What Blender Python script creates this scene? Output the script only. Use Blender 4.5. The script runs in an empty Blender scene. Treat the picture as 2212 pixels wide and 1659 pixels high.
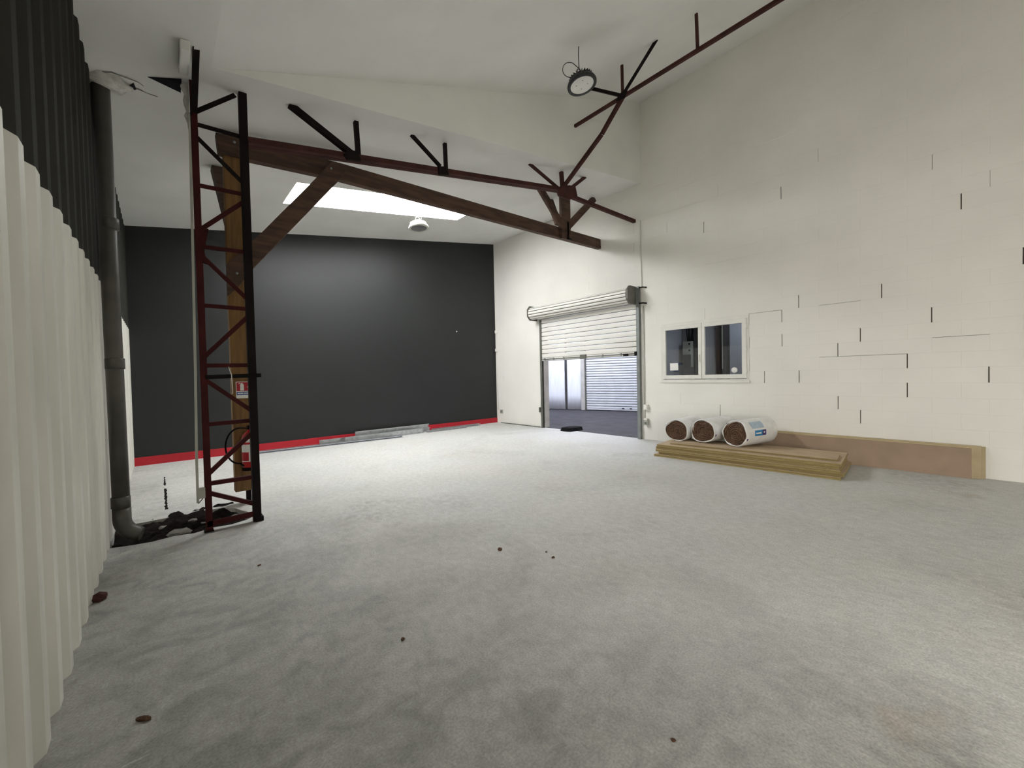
import bpy, bmesh, math, random
from mathutils import Vector, Matrix, noise as mnoise
random.seed(7)
scene = bpy.context.scene
COL = scene.collection

# ------------------------------------------------------------------ camera
YAW, PITCH, ROLL, FPX = 0.7269, -0.0209, -0.0217, 854.3
def cam_axes():
    cy, sy, cp, sp = math.cos(YAW), math.sin(YAW), math.cos(PITCH), math.sin(PITCH)
    fwd = Vector((sy * cp, cy * cp, sp)); right = Vector((cy, -sy, 0)); up = right.cross(fwd)
    cr, sr = math.cos(ROLL), math.sin(ROLL)
    return cr * right + sr * up, -sr * right + cr * up, fwd
_r, _u, _f = cam_axes()
cam_data = bpy.data.cameras.new('camera')
cam_data.sensor_fit = 'HORIZONTAL'; cam_data.sensor_width = 36.0
cam_data.lens = FPX * 36.0 / 2212.0
cam_data.clip_start = 0.05; cam_data.clip_end = 100
cam = bpy.data.objects.new('camera', cam_data); COL.objects.link(cam)
M = Matrix((( _r.x, _u.x, -_f.x, 0.0), (_r.y, _u.y, -_f.y, 0.0), (_r.z, _u.z, -_f.z, 1.45), (0, 0, 0, 1)))
cam.matrix_world = M
scene.camera = cam
CAMP = Vector((0, 0, 1.45))
# ------------------------------------------------------------------ world, light, exposure
world = bpy.data.worlds.new('world'); scene.world = world; world.use_nodes = True
bg = world.node_tree.nodes.get('Background') or world.node_tree.nodes.new('ShaderNodeBackground')
bg.inputs[0].default_value = (1.0, 0.965, 0.90, 1); bg.inputs[1].default_value = 12.3   # bright overcast sky, reaching the room through a side door added behind the viewer
port = bpy.data.lights.new('added_door_portal', 'AREA'); port.shape = 'RECTANGLE'; port.size = 2.8; port.size_y = 3.0; port.cycles.is_portal = True   # sampling aid only
port_o = bpy.data.objects.new('added_door_portal', port); COL.objects.link(port_o); port_o.location = (-0.44, -2.8, 1.5); port_o.rotation_euler = (math.radians(90), 0, math.radians(-90))
SKYLIGHT = 35.5            # daylight through the opal rooflight in view
HALL_LIGHT = 9.0           # added unseen glow pane that lights the neighbouring hall
STORE_LIGHT = 11.0          # added unseen glow pane that brightens the store behind the window
scene.view_settings.view_transform = 'Standard'
scene.view_settings.look = 'None'
scene.view_settings.exposure = 0.0
scene.view_settings.gamma = 1.0
scene.view_settings.use_curve_mapping = False
try:
    scene.cycles.max_bounces = 10; scene.cycles.diffuse_bounces = 4; scene.cycles.glossy_bounces = 2; scene.cycles.transparent_max_bounces = 6; scene.cycles.use_adaptive_sampling = True; scene.cycles.adaptive_threshold = 0.05
    scene.cycles.sample_clamp_indirect = 8
except Exception:
    pass

# ------------------------------------------------------------------ materials
def srgb(r, g, b):
    f = lambda c: (c / 255 / 12.92) if c / 255 <= 0.04045 else ((c / 255 + 0.055) / 1.055) ** 2.4
    return (f(r), f(g), f(b), 1.0)
def lerp(a, b, t): return tuple(a[i] * (1 - t) + b[i] * t for i in range(3)) + (1.0,)
MATS = {}
def mat(name, col, rough=0.7, metal=0.0, var=0.12, scale=6.0, bump=0.0, bscale=40.0, stretch=(1, 1, 1), spec=0.4, col2=None):
    m = bpy.data.materials.new(name); m.use_nodes = True; nt = m.node_tree; N = nt.nodes; L = nt.links
    p = N['Principled BSDF']
    p.inputs['Roughness'].default_value = rough; p.inputs['Metallic'].default_value = metal
    p.inputs['Specular IOR Level'].default_value = spec
    tc = N.new('ShaderNodeTexCoord'); mp = N.new('ShaderNodeMapping'); mp.inputs['Scale'].default_value = stretch
    geo = N.new('ShaderNodeNewGeometry'); L.new(geo.outputs['Position'], mp.inputs['Vector'])
    n1 = N.new('ShaderNodeTexNoise'); n1.inputs['Scale'].default_value = scale; n1.inputs['Detail'].default_value = 3
    L.new(mp.outputs[0], n1.inputs['Vector'])
    r = N.new('ShaderNodeValToRGB'); r.color_ramp.elements[0].position = 0.3; r.color_ramp.elements[1].position = 0.7
    c2 = col2 if col2 else lerp(col, (0, 0, 0), var * 1.6)
    r.color_ramp.elements[0].color = c2
    r.color_ramp.elements[1].color = col if col2 else tuple(min(1, c * (1 + var * 0.5)) for c in col[:3]) + (1,)
    L.new(n1.outputs['Fac'], r.inputs[0]); L.new(r.outputs[0], p.inputs['Base Color'])
    if bump > 0:
        n2 = N.new('ShaderNodeTexNoise'); n2.inputs['Scale'].default_value = bscale; n2.inputs['Detail'].default_value = 2
        L.new(mp.outputs[0], n2.inputs['Vector'])
        b = N.new('ShaderNodeBump'); b.inputs['Strength'].default_value = bump; b.inputs['Distance'].default_value = 0.01
        L.new(n2.outputs['Fac'], b.inputs['Height']); L.new(b.outputs[0], p.inputs['Normal'])
    MATS[name] = m
    return m
def emit(name, col, s):
    m = bpy.data.materials.new(name); m.use_nodes = True; nt = m.node_tree
    nt.nodes.remove(nt.nodes['Principled BSDF'])
    e = nt.nodes.new('ShaderNodeEmission'); e.inputs[0].default_value = col; e.inputs[1].default_value = s
    nt.links.new(e.outputs[0], nt.nodes['Material Output'].inputs[0]); MATS[name] = m
    return m
wall_paint = mat('wall_paint', (0.82, 0.80, 0.745, 1), 0.75, var=0.04, scale=0.9)
ceil_paint = mat('ceiling_paint', (0.80, 0.80, 0.77, 1), 0.85, var=0.04, scale=1.2)
mortar = mat('mortar', (0.10, 0.085, 0.065, 1), 0.95, var=0.2)
reveal_paint = mat('reveal_concrete', (0.55, 0.52, 0.47, 1), 0.9, var=0.12, scale=4, bump=0.3)
charcoal = mat('charcoal_paint', srgb(28, 30, 30), 0.5, var=0.10, scale=0.8, spec=0.45)
red_paint = mat('red_paint', srgb(172, 30, 42), 0.55, var=0.08, scale=3)
sheet_white = mat('sheet_white', (0.70, 0.685, 0.62, 1), 0.5, var=0.10, scale=1.6, stretch=(3, 3, 0.6))
sheet_dark = mat('sheet_dark', srgb(54, 54, 50), 0.85, var=0.12, scale=1.6, stretch=(3, 3, 0.6), spec=0.08)
steel_red = mat('steel_oxide_red', srgb(64, 19, 19), 0.7, var=0.25, scale=5, spec=0.2)
steel_dark = mat('steel_dark', srgb(24, 17, 16), 0.7, var=0.25, scale=5, spec=0.15)
steel_brown = mat('steel_brown', srgb(70, 40, 36), 0.7, var=0.25, scale=5, spec=0.2)
black_iron = mat('black_iron', srgb(14, 12, 12), 0.7, var=0.2, spec=0.15)
timber = mat('timber_brown', srgb(84, 62, 49), 0.7, var=0.3, scale=3, stretch=(1, 6, 6), bump=0.3, bscale=30)
timber_ochre = mat('timber_ochre', srgb(126, 92, 50), 0.65, var=0.22, scale=3, stretch=(8, 8, 0.8), bump=0.25, bscale=20)
galv = mat('galvanised', (0.62, 0.64, 0.65, 1), 0.38, metal=0.85, var=0.15, scale=12)
grey_metal = mat('grey_metal', srgb(138, 142, 140), 0.5, metal=0.3, var=0.12, scale=8)
plate_metal = mat('plate_metal', srgb(112, 112, 104), 0.55, metal=0.3, var=0.15, scale=8)
shutter_white = mat('shutter_white', (0.78, 0.765, 0.71, 1), 0.4, var=0.05, scale=3)
groove_shade = mat('groove_shade', srgb(158, 154, 144), 0.7, var=0.1)  # slat groove faces darkened to paint the shade between slats
shutter_grey = mat('shutter_grey', (0.75, 0.75, 0.76, 1), 0.5, var=0.06, scale=3)
pvc_grey = mat('pvc_grey', srgb(88, 86, 80), 0.45, var=0.15, scale=5)
pvc_white = mat('pvc_white', (0.79, 0.775, 0.72, 1), 0.35, var=0.04, scale=5)
plaster = mat('plaster', (0.72, 0.70, 0.66, 1), 0.9, var=0.12, scale=20, bump=0.6, bscale=50)
soil = mat('soil', srgb(34, 29, 26), 0.97, var=0.45, scale=18, bump=0.9, bscale=60, col2=srgb(14, 12, 10), spec=0.1)
rubble_mat = mat('rubble', (0.26, 0.25, 0.23, 1), 0.95, var=0.25, scale=14, bump=0.6, bscale=50)
dark_void = mat('dark_void', srgb(14, 13, 20), 0.9, var=0.1)
black_rubber = mat('black_rubber', srgb(18, 16, 17), 0.8, var=0.2, scale=15, spec=0.15)
mat_brown = mat('brown_scrap', srgb(88, 60, 40), 0.85, var=0.4, scale=40, bump=0.5)
red_gloss = mat('extinguisher_red', srgb(186, 22, 30), 0.3, var=0.05)
white_print = mat('white_print', (0.82, 0.81, 0.78, 1), 0.5, var=0.03)
blue_print = mat('blue_print', srgb(34, 74, 140), 0.5, var=0.05)
label_blue = mat('label_blue', srgb(36, 130, 186), 0.4, var=0.05)
label_pale = mat('label_pale', srgb(176, 196, 214), 0.45, var=0.08, scale=20)
label_purple = mat('label_purple', srgb(60, 44, 110), 0.4, var=0.05)
film_white = mat('film_white', (0.80, 0.80, 0.79, 1), 0.35, var=0.07, scale=9, bump=0.35, bscale=14)
wool = mat('mineral_wool', srgb(122, 94, 74), 0.95, var=0.4, scale=45, bump=1.0, bscale=60, col2=srgb(66, 49, 39))
board_face = mat('board_face', srgb(188, 166, 138), 0.8, var=0.10, scale=5, bump=0.1, bscale=120)
board_face2 = mat('board_face_brown', srgb(156, 134, 114), 0.8, var=0.08, scale=4, bump=0.1, bscale=120)
board_edge = mat('board_edge', srgb(164, 147, 96), 0.85, var=0.18, scale=16, stretch=(3, 1, 14), bump=0.4, bscale=80)
board_pale = mat('board_pale', srgb(188, 171, 138), 0.8, var=0.1, scale=5)
lamp_black = mat('lamp_black', srgb(38, 40, 42), 0.4, var=0.1)
lamp_skylit = mat('lamp_skylit', srgb(206, 206, 196), 0.4, var=0.05)  # pale casing carries the skylight's glare in its colour
lens_white = mat('lens_white', (0.78, 0.78, 0.75, 1), 0.25, var=0.02)
lens_grey = mat('lens_grey', srgb(130, 128, 130), 0.25, var=0.05)
asphalt = mat('asphalt', srgb(66, 64, 67), 0.9, var=0.2, scale=2.5, bump=0.4, bscale=60)
hall_white = mat('hall_white', (0.78, 0.79, 0.82, 1), 0.8, var=0.06, scale=1.5)
hall_panel = mat('hall_panel', (0.90, 0.91, 0.93, 1), 0.9, var=0.05, scale=2, stretch=(4, 4, 0.7), bump=0.3, bscale=6)
store_grey = mat('store_grey', srgb(176, 176, 182), 0.85, var=0.06, scale=1.5)
store_dark = mat('store_dark', srgb(66, 62, 60), 0.7, var=0.2, scale=2)
cabinet_grey = mat('cabinet_grey', srgb(168, 168, 158), 0.5, var=0.06)
wire_white = mat('wire_white', (0.7, 0.69, 0.66, 1), 0.5, var=0.05)

def floor_material():
    m = bpy.data.materials.new('concrete_floor'); m.use_nodes = True; nt = m.node_tree; N = nt.nodes; L = nt.links
    p = N['Principled BSDF']; p.inputs['Roughness'].default_value = 0.82; p.inputs['Specular IOR Level'].default_value = 0.3
    g = N.new('ShaderNodeNewGeometry')
    def noise(sc, det, st=(1, 1, 1), dist=0.0, rough=0.55):
        mp = N.new('ShaderNodeMapping'); mp.inputs['Scale'].default_value = st; L.new(g.outputs['Position'], mp.inputs[0])
        n = N.new('ShaderNodeTexNoise'); n.inputs['Scale'].default_value = sc; n.inputs['Detail'].default_value = det
        n.inputs['Distortion'].default_value = dist; n.inputs['Roughness'].default_value = rough; L.new(mp.outputs[0], n.inputs['Vector'])
        return n.outputs['Fac']
    def ramp(src, p0, c0, p1, c1):
        r = N.new('ShaderNodeValToRGB'); e = r.color_ramp.elements; e[0].position = p0; e[0].color = c0; e[1].position = p1; e[1].color = c1
        L.new(src, r.inputs[0]); return r.outputs[0]
    def mix(fac, a, b, mode='MIX'):
        x = N.new('ShaderNodeMix'); x.data_type = 'RGBA'; x.blend_type = mode
        if isinstance(fac, float): x.inputs['Factor'].default_value = fac
        else: L.new(fac, x.inputs['Factor'])
        for s, i in ((a, 6), (b, 7)):
            if isinstance(s, tuple): x.inputs[i].default_value = s
            else: L.new(s, x.inputs[i])
        return x.outputs[2]
    base = ramp(noise(0.55, 4), 0.32, (0.52, 0.517, 0.495, 1), 0.68, (0.62, 0.617, 0.595, 1))
    tint = ramp(noise(0.9, 3), 0.4, (0.55, 0.545, 0.53, 1), 0.65, (0.54, 0.515, 0.465, 1))
    c = mix(0.3, base, tint)
    # trowelled pale laitance streaks
    st = ramp(noise(2.2, 4, (1.0, 0.55, 1), 0.6), 0.54, (0, 0, 0, 1), 0.80, (0.7, 0.7, 0.7, 1))
    c = mix(st, c, (0.60, 0.59, 0.56, 1))
    # rough dirty areas with their own outlines
    dm = ramp(noise(0.75, 3, (1, 1, 1), 0.8), 0.55, (0, 0, 0, 1), 0.80, (0.75, 0.75, 0.75, 1))
    dfine = ramp(noise(16, 3, (1, 0.7, 1)), 0.42, (1, 1, 1, 1), 0.60, (0.15, 0.15, 0.15, 1))
    dmm = mix(1.0, dm, dfine, 'MULTIPLY')
    c = mix(dmm, c, (0.33, 0.32, 0.30, 1))
    # rough, dirty, scraped area along the corrugated wall, ragged outline; its darkening also paints in dimmer light
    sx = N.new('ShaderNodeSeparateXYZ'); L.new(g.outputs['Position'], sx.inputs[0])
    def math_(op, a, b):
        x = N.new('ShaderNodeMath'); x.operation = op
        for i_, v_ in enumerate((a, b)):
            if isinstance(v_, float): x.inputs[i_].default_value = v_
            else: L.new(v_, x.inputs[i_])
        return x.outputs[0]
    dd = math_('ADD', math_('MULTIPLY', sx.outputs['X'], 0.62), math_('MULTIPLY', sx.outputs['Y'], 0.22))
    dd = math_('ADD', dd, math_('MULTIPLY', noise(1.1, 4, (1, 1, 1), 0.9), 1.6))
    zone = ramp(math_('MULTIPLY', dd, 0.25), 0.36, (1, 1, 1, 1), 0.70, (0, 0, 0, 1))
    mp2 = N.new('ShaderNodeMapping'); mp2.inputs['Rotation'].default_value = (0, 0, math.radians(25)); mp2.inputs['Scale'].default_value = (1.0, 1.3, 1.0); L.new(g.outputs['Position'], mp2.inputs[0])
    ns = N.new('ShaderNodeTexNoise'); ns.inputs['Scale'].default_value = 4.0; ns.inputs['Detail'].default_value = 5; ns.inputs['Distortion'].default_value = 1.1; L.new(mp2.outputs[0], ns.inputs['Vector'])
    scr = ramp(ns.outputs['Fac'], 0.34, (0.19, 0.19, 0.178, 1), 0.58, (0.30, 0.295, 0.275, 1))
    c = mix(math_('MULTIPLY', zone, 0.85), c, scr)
    # brown rust stains
    rs = ramp(noise(0.8, 4, (1, 1, 1), 1.2), 0.67, (0, 0, 0, 1), 0.80, (0.7, 0.7, 0.7, 1))
    c = mix(rs, c, (0.36, 0.29, 0.22, 1))
    # fine speckle
    sp = ramp(noise(95, 2), 0.3, (0.80, 0.80, 0.80, 1), 0.7, (1.12, 1.12, 1.12, 1))
    c = mix(1.0, c, ramp(noise(22, 4, (1, 0.6, 1), 0.5), 0.3, (0.90, 0.90, 0.895, 1), 0.7, (1.08, 1.08, 1.08, 1)), 'MULTIPLY')
    # pale scratches and scuffs
    c = mix(ramp(noise(3.3, 5, (0.35, 2.2, 1), 1.5, 0.7), 0.66, (0, 0, 0, 1), 0.78, (0.55, 0.55, 0.55, 1)), c, (0.66, 0.65, 0.62, 1))
    c = mix(1.0, c, sp, 'MULTIPLY')
    L.new(c, p.inputs['Base Color'])
    b1 = N.new('ShaderNodeBump'); b1.inputs['Strength'].default_value = 0.35; b1.inputs['Distance'].default_value = 0.02
    L.new(noise(9, 5, (1, 0.8, 1), 0.4), b1.inputs['Height'])
    b2 = N.new('ShaderNodeBump'); b2.inputs['Strength'].default_value = 0.3; b2.inputs['Distance'].default_value = 0.006
    L.new(noise(70, 2), b2.inputs['Height']); L.new(b1.outputs[0], b2.inputs['Normal']); L.new(b2.outputs[0], p.inputs['Normal'])
    return m
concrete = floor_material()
def glass_material():
    m = bpy.data.materials.new('window_glass'); m.use_nodes = True; nt = m.node_tree; N = nt.nodes; L = nt.links
    N.remove(N['Principled BSDF'])
    t = N.new('ShaderNodeBsdfTransparent'); t.inputs[0].default_value = (0.88, 0.9, 0.9, 1)
    gl = N.new('ShaderNodeBsdfGlossy'); gl.inputs['Roughness'].default_value = 0.02
    fr = N.new('ShaderNodeFresnel'); fr.inputs[0].default_value = 1.5
    x = N.new('ShaderNodeMixShader'); L.new(fr.outputs[0], x.inputs[0]); L.new(t.outputs[0], x.inputs[1]); L.new(gl.outputs[0], x.inputs[2])
    L.new(x.outputs[0], N['Material Output'].inputs[0]); return m
glass = glass_material()
sky_pane = emit('skylight_daylight', (0.985, 1.0, 1.0, 1), SKYLIGHT)
hall_pane = emit('hall_fill_glow', (0.78, 0.83, 1.0, 1), HALL_LIGHT)
store_pane = emit('store_fill_glow', (0.82, 0.88, 1.0, 1), STORE_LIGHT)

# ------------------------------------------------------------------ mesh helpers
def quad(bm, pts, mi=0):
    f = bm.faces.new([bm.verts.new(p) for p in pts]); f.material_index = mi; return f
def hexa(bm, c, mi=0):     # 8 corners: bottom 0-3, top 4-7
    v = [bm.verts.new(p) for p in c]
    for ids in ((3, 2, 1, 0), (4, 5, 6, 7), (0, 1, 5, 4), (1, 2, 6, 5), (2, 3, 7, 6), (3, 0, 4, 7)):
        f = bm.faces.new([v[i] for i in ids]); f.material_index = mi
def box(bm, a, b, mi=0):
    x0, x1 = sorted((a[0], b[0])); y0, y1 = sorted((a[1], b[1])); z0, z1 = sorted((a[2], b[2]))
    hexa(bm, [(x0, y0, z0), (x1, y0, z0), (x1, y1, z0), (x0, y1, z0), (x0, y0, z1), (x1, y0, z1), (x1, y1, z1), (x0, y1, z1)], mi)
def frame_of(p, q, up=(0, 0, 1)):
    d = (q - p).normalized(); up = Vector(up)
    if abs(d.dot(up)) > 0.98: up = Vector((0, 1, 0))
    s = d.cross(up).normalized(); u = s.cross(d).normalized(); return d, s, u
def bar(bm, p, q, w, h, up=(0, 0, 1), mi=0):   # rectangular bar, w sideways, h along up
    p, q = Vector(p), Vector(q); d, s, u = frame_of(p, q, up); s = s * w / 2; u = u * h / 2
    hexa(bm, [p - s - u, p + s - u, q + s - u, q - s - u, p - s + u, p + s + u, q + s + u, q - s + u], mi)
def angle(bm, p, q, w, t=0.008, up=(0, 0, 1), flip=1):   # L-section steel angle
    p, q = Vector(p), Vector(q); d, s, u = frame_of(p, q, up)
    off = u * (w / 2 - t / 2) * -1
    bar(bm, p + off, q + off, w, t, up)
    off = s * (w / 2 - t / 2) * flip
    bar(bm, p + off + u * t * 0.5, q + off + u * t * 0.5, t, w - t, up)
def tube(bm, pts, r, n=10, cap=True, mi=0):
    pts = [Vector(p) for p in pts]; rings = []; prev = None
    for i, p in enumerate(pts):
        d = (pts[min(i + 1, len(pts) - 1)] - pts[max(i - 1, 0)]).normalized()
        if prev is None: a = Vector((0, 0, 1)) if abs(d.z) < 0.9 else Vector((0, 1, 0))
        else: a = prev
        s = d.cross(a)
        if s.length < 1e-5: s = d.cross(Vector((1, 0, 0)))
        s.normalize(); u = s.cross(d).normalized(); prev = u
        rr = r[i] if isinstance(r, (list, tuple)) else r
        rings.append([bm.verts.new(p + (s * math.cos(2 * math.pi * k / n) + u * math.sin(2 * math.pi * k / n)) * rr) for k in range(n)])
    for a, b in zip(rings, rings[1:]):
        for k in range(n):
            f = bm.faces.new((a[k], a[(k + 1) % n], b[(k + 1) % n], b[k])); f.smooth = True; f.material_index = mi
    if cap:
        for r_ in (rings[0][::-1], rings[-1]):
            f = bm.faces.new(r_); f.material_index = mi
def lathe(bm, prof, c, n=32, axis='z', smooth=True, mi=0, cap0=False, cap1=False):  # prof [(r, h)]
    rings = []
    for r, h in prof:
        ring = []
        for k in range(n):
            a = 2 * math.pi * k / n
            ring.append(bm.verts.new((c[0] + r * math.cos(a), c[1] + r * math.sin(a), c[2] + h) if axis == 'z' else
                                     ((c[0] + r * math.cos(a), c[1] + h, c[2] + r * math.sin(a)) if axis == 'y' else
                                      (c[0] + h, c[1] + r * math.cos(a), c[2] + r * math.sin(a)))))
        rings.append(ring)
    for a, b in zip(rings, rings[1:]):
        for k in range(n):
            f = bm.faces.new((a[k], a[(k + 1) % n], b[(k + 1) % n], b[k])); f.smooth = smooth; f.material_index = mi
    if cap0: bm.faces.new(rings[0][::-1]).material_index = mi
    if cap1: bm.faces.new(rings[-1]).material_index = mi
def extrude_profile(bm, prof, p, q, sdir, udir, mi=0, edge_fn=None):  # closed 2-D profile [(s,u)] swept p -> q
    p, q, sdir, udir = Vector(p), Vector(q), Vector(sdir), Vector(udir)
    A = [bm.verts.new(p + sdir * s + udir * u) for s, u in prof]; B = [bm.verts.new(q + sdir * s + udir * u) for s, u in prof]
    n = len(prof)
    for k in range(n):
        f = bm.faces.new((A[k], A[(k + 1) % n], B[(k + 1) % n], B[k])); f.material_index = mi
    bm.faces.new(A[::-1]).material_index = mi; bm.faces.new(B).material_index = mi
def fix(bm): bmesh.ops.recalc_face_normals(bm, faces=bm.faces)
def obj(name, bm, m, parent=None, origin=None, props=None, recalc=True, bevel=0.0):
    if recalc: fix(bm)
    o_ = Vector(origin) if origin is not None else (Vector(parent.get('_o', (0, 0, 0))) if parent is not None else Vector((0, 0, 0)))
    bmesh.ops.translate(bm, verts=bm.verts, vec=-o_)
    me = bpy.data.meshes.new(name); bm.to_mesh(me); bm.free()
    for mm in (m if isinstance(m, (list, tuple)) else [m]): me.materials.append(mm)
    ob = bpy.data.objects.new(name, me); COL.objects.link(ob)
    if parent is not None:
        ob.parent = parent
        ob.location = o_ - Vector(parent.get('_o', (0, 0, 0)))
    else: ob.location = o_
    ob['_o'] = tuple(o_)
    if bevel > 0:
        b = ob.modifiers.new('bevel', 'BEVEL'); b.width = bevel; b.segments = 2; b.limit_method = 'ANGLE'
    if props:
        for k, v in props.items(): ob[k] = v
    return ob
def NB(): return bmesh.new()
def thing(name, label, cat, loc=(0, 0, 0), group=None, kind=None):
    e = bpy.data.objects.new(name, None); COL.objects.link(e); e.location = loc; e['_o'] = tuple(loc); e.empty_display_size = 0.1
    if label: e['label'] = label
    if cat: e['category'] = cat
    if group: e['group'] = group
    if kind: e['kind'] = kind
    return e
def P(label, cat, group=None):
    d = {'label': label, 'category': cat}
    if group: d['group'] = group
    return d
ST = {'kind': 'structure'}
def part_box(name, a, b, m, parent, bevel=0.0):
    bm = NB(); box(bm, a, b); return obj(name, bm, m, parent, bevel=bevel)

# ------------------------------------------------------------------ the room
XL, XR, YB, YF = -0.378, 7.879, 9.593, -4.6
ZL0, SB = 4.262, 0.16312          # rear (and left) ceiling: z = ZL0 + SB*x
ZN0, SN = 4.1617, 0.39146         # near ceiling, steeper: z = ZN0 + SN*x
XC, YK = 0.43925, 4.537              # crease, bulkhead
cb = lambda x: ZL0 + SB * x
cn = lambda x: ZN0 + SN * x
ZPAINT = 2.405
WT = 0.21                         # thickness of the block wall

# floor with the broken-open trench beside the lattice column
TR = [(-0.376, 4.98), (-0.24, 4.93), (-0.10, 4.90), (0.06, 4.93), (0.20, 4.88), (0.36, 4.93), (0.50, 4.90), (0.64, 4.95), (0.72, 5.03),
      (0.70, 5.20), (0.64, 5.36), (0.60, 5.50), (0.50, 5.62), (0.34, 5.66), (0.18, 5.645), (0.02, 5.655), (-0.18, 5.65), (-0.376, 5.66)]
bm = NB()
outer = [(-0.6, YF), (XR + 0.03, YF), (XR + 0.03, YB + 0.15), (-0.6, YB + 0.15)]
def loop(pts, z):
    vs = [bm.verts.new((x, y, z)) for x, y in pts]
    es = [bm.edges.new((vs[i], vs[(i + 1) % len(vs)])) for i in range(len(vs))]
    return vs, es
_, e1 = loop(outer, 0); v2, e2 = loop(TR, 0)
bmesh.ops.triangle_fill(bm, use_beauty=True, edges=e1 + e2)
low = [bm.verts.new((x + random.uniform(-.012, .012), y + random.uniform(-.012, .012), -0.17)) for x, y in TR]
for i in range(len(TR)):
    j = (i + 1) % len(TR); bm.faces.new((v2[i], v2[j], low[j], low[i]))
bmesh.ops.recalc_face_normals(bm, faces=bm.faces)
for f in bm.faces:
    if abs(f.normal.z) > 0.9 and f.normal.z < 0: f.normal_flip()
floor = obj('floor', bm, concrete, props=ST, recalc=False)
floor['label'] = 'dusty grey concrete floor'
# loose earth inside the trench
bm = NB(); NX, NY = 34, 26; grid = []
for i in range(NX + 1):
    row = []
    for j in range(NY + 1):
        x = -0.42 + 1.2 * i / NX; y = 4.84 + 0.9 * j / NY
        h = mnoise.fractal(Vector((x * 7, y * 7, 3)), 0.8, 2.0, 5)
        z = -0.045 + 0.06 * h + 0.015 * math.sin(x * 5)
        if y > 5.45: z += (y - 5.45) * .12
        if x > 0.62: z -= (x - 0.62) * 0.9
        row.append(bm.verts.new((x, y, z)))
    grid.append(row)
for i in range(NX):
    for j in range(NY): bm.faces.new((grid[i][j], grid[i + 1][j], grid[i + 1][j + 1], grid[i][j + 1])).smooth = True
e = obj('earth', bm, soil, origin=(0.15, 5.3, -0.1), props={'kind': 'stuff', 'label': 'dark loose earth in the broken trench beside the lattice column', 'category': 'earth'})
def chunk(name, c, s, m, label, cat, seed, group=None, flat=0.7):
    bm = NB(); bmesh.ops.create_icosphere(bm, subdivisions=2, radius=1.0)
    rnd = random.Random(seed)
    off = Vector((rnd.uniform(0, 50), rnd.uniform(0, 50), 0))
    for v in bm.verts:
        k = 1 + 0.45 * mnoise.noise(v.co * 1.3 + off); v.co = Vector((v.co.x * k * s[0], v.co.y * k * s[1], max(v.co.z * k, -0.6) * s[2]))
    zmin = min(v.co.z for v in bm.verts)
    bmesh.ops.rotate(bm, verts=bm.verts, cent=(0, 0, 0), matrix=Matrix.Rotation(rnd.uniform(0, 6), 3, 'Z'))
    for v in bm.verts: v.co += Vector((c[0], c[1], c[2] - zmin))
    return obj(name, bm, m, origin=c, props=P(label, cat, group))
rub = [((-0.02, 5.42), .05, 'at the foot of the trench behind the downpipe elbow'), ((0.22, 5.48), .045, 'in the middle of the earth trench'), ((0.10, 5.05), .09, 'lying flat in front of the earth trench by the downpipe'),
       ((0.42, 5.18), .06, 'against the left leg of the lattice column'), ((0.57, 5.30), .05, 'below the right leg of the lattice column'), ((0.30, 5.30), .035, 'half buried under the lattice column rail')]
for i, (c, s, w) in enumerate(rub):
    zz = -0.05 if i != 2 else -0.04
    chunk('concrete_chunk', (c[0], c[1], zz), (s, s * .7, s * .45), rubble_mat, 'small broken concrete lump ' + w, 'rubble', 20 + i, 'broken concrete in the trench')

# walls -------------------------------------------------------------
# rear charcoal wall and red skirting
bm = NB()
hexa(bm, [(XL - .25, YB, -.1), (XR + WT, YB, -.1), (XR + WT, YB + .2, -.1), (XL - .25, YB + .2, -.1),
          (XL - .25, YB, cb(XL - .25) + .2), (XR + WT, YB, cb(XR + WT) + .2), (XR + WT, YB + .2, cb(XR + WT) + .2), (XL - .25, YB + .2, cb(XL - .25) + .2)])
wall_back = obj('wall_back', bm, charcoal, props=dict(ST, label='charcoal painted rear wall'))
bm = NB(); box(bm, (XL, YB - 0.012, 0.0), (XR, YB, 0.15)); bb = obj('baseboard_back', bm, red_paint, props=dict(ST, label='red painted skirting strip along the charcoal wall'))
# unseen wall behind the camera
bm = NB(); box(bm, (XL - .25, YF - .2, -.1), (XR + WT, YF, 8)); obj('wall_front', bm, wall_paint, props=ST)

# left wall: trapezoidal steel sheets, white below, dark above
wl = thing('wall_left', None, None, (XL, 2.5, 0), kind='structure')
PITCHR, CREST, SLOPE = 0.285, 0.085, 0.065
def sheet_profile(y0, n):
    pts = []
    for k in range(n):
        b = y0 + k * PITCHR
        pts += [(XL - .038, b), (XL - .038, b + PITCHR - CREST - 2 * SLOPE), (XL + .0, b + PITCHR - CREST - SLOPE), (XL + .0, b + PITCHR - SLOPE)]
    pts.append((XL - .038, y0 + n * PITCHR)); return pts
def sheet(y0, n, z0, z1, m, off=0.0, ztop=None):
    bm = NB(); pr = sheet_profile(y0, n)
    rows = []
    for dz, dx in ((z0, off), (z1, off)):
        rows.append([bm.verts.new((x + dx, y, dz)) for x, y in pr])
    back = [[bm.verts.new((x + off - .004, y, zz)) for x, y in pr] for zz in (z0, z1)]
    for k in range(len(pr) - 1):
        bm.faces.new((rows[0][k], rows[0][k + 1], rows[1][k + 1], rows[1][k]))
        bm.faces.new((back[0][k + 1], back[0][k], back[1][k], back[1][k + 1]))
        bm.faces.new((rows[1][k], rows[1][k + 1], back[1][k + 1], back[1][k])); bm.faces.new((rows[0][k + 1], rows[0][k], back[0][k], back[0][k + 1]))
    return obj('corrugated_sheet', bm, m, wl)
n_per = 4; y = 9.66 - 37 * PITCHR; YSIDE = y
k = 0
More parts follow.
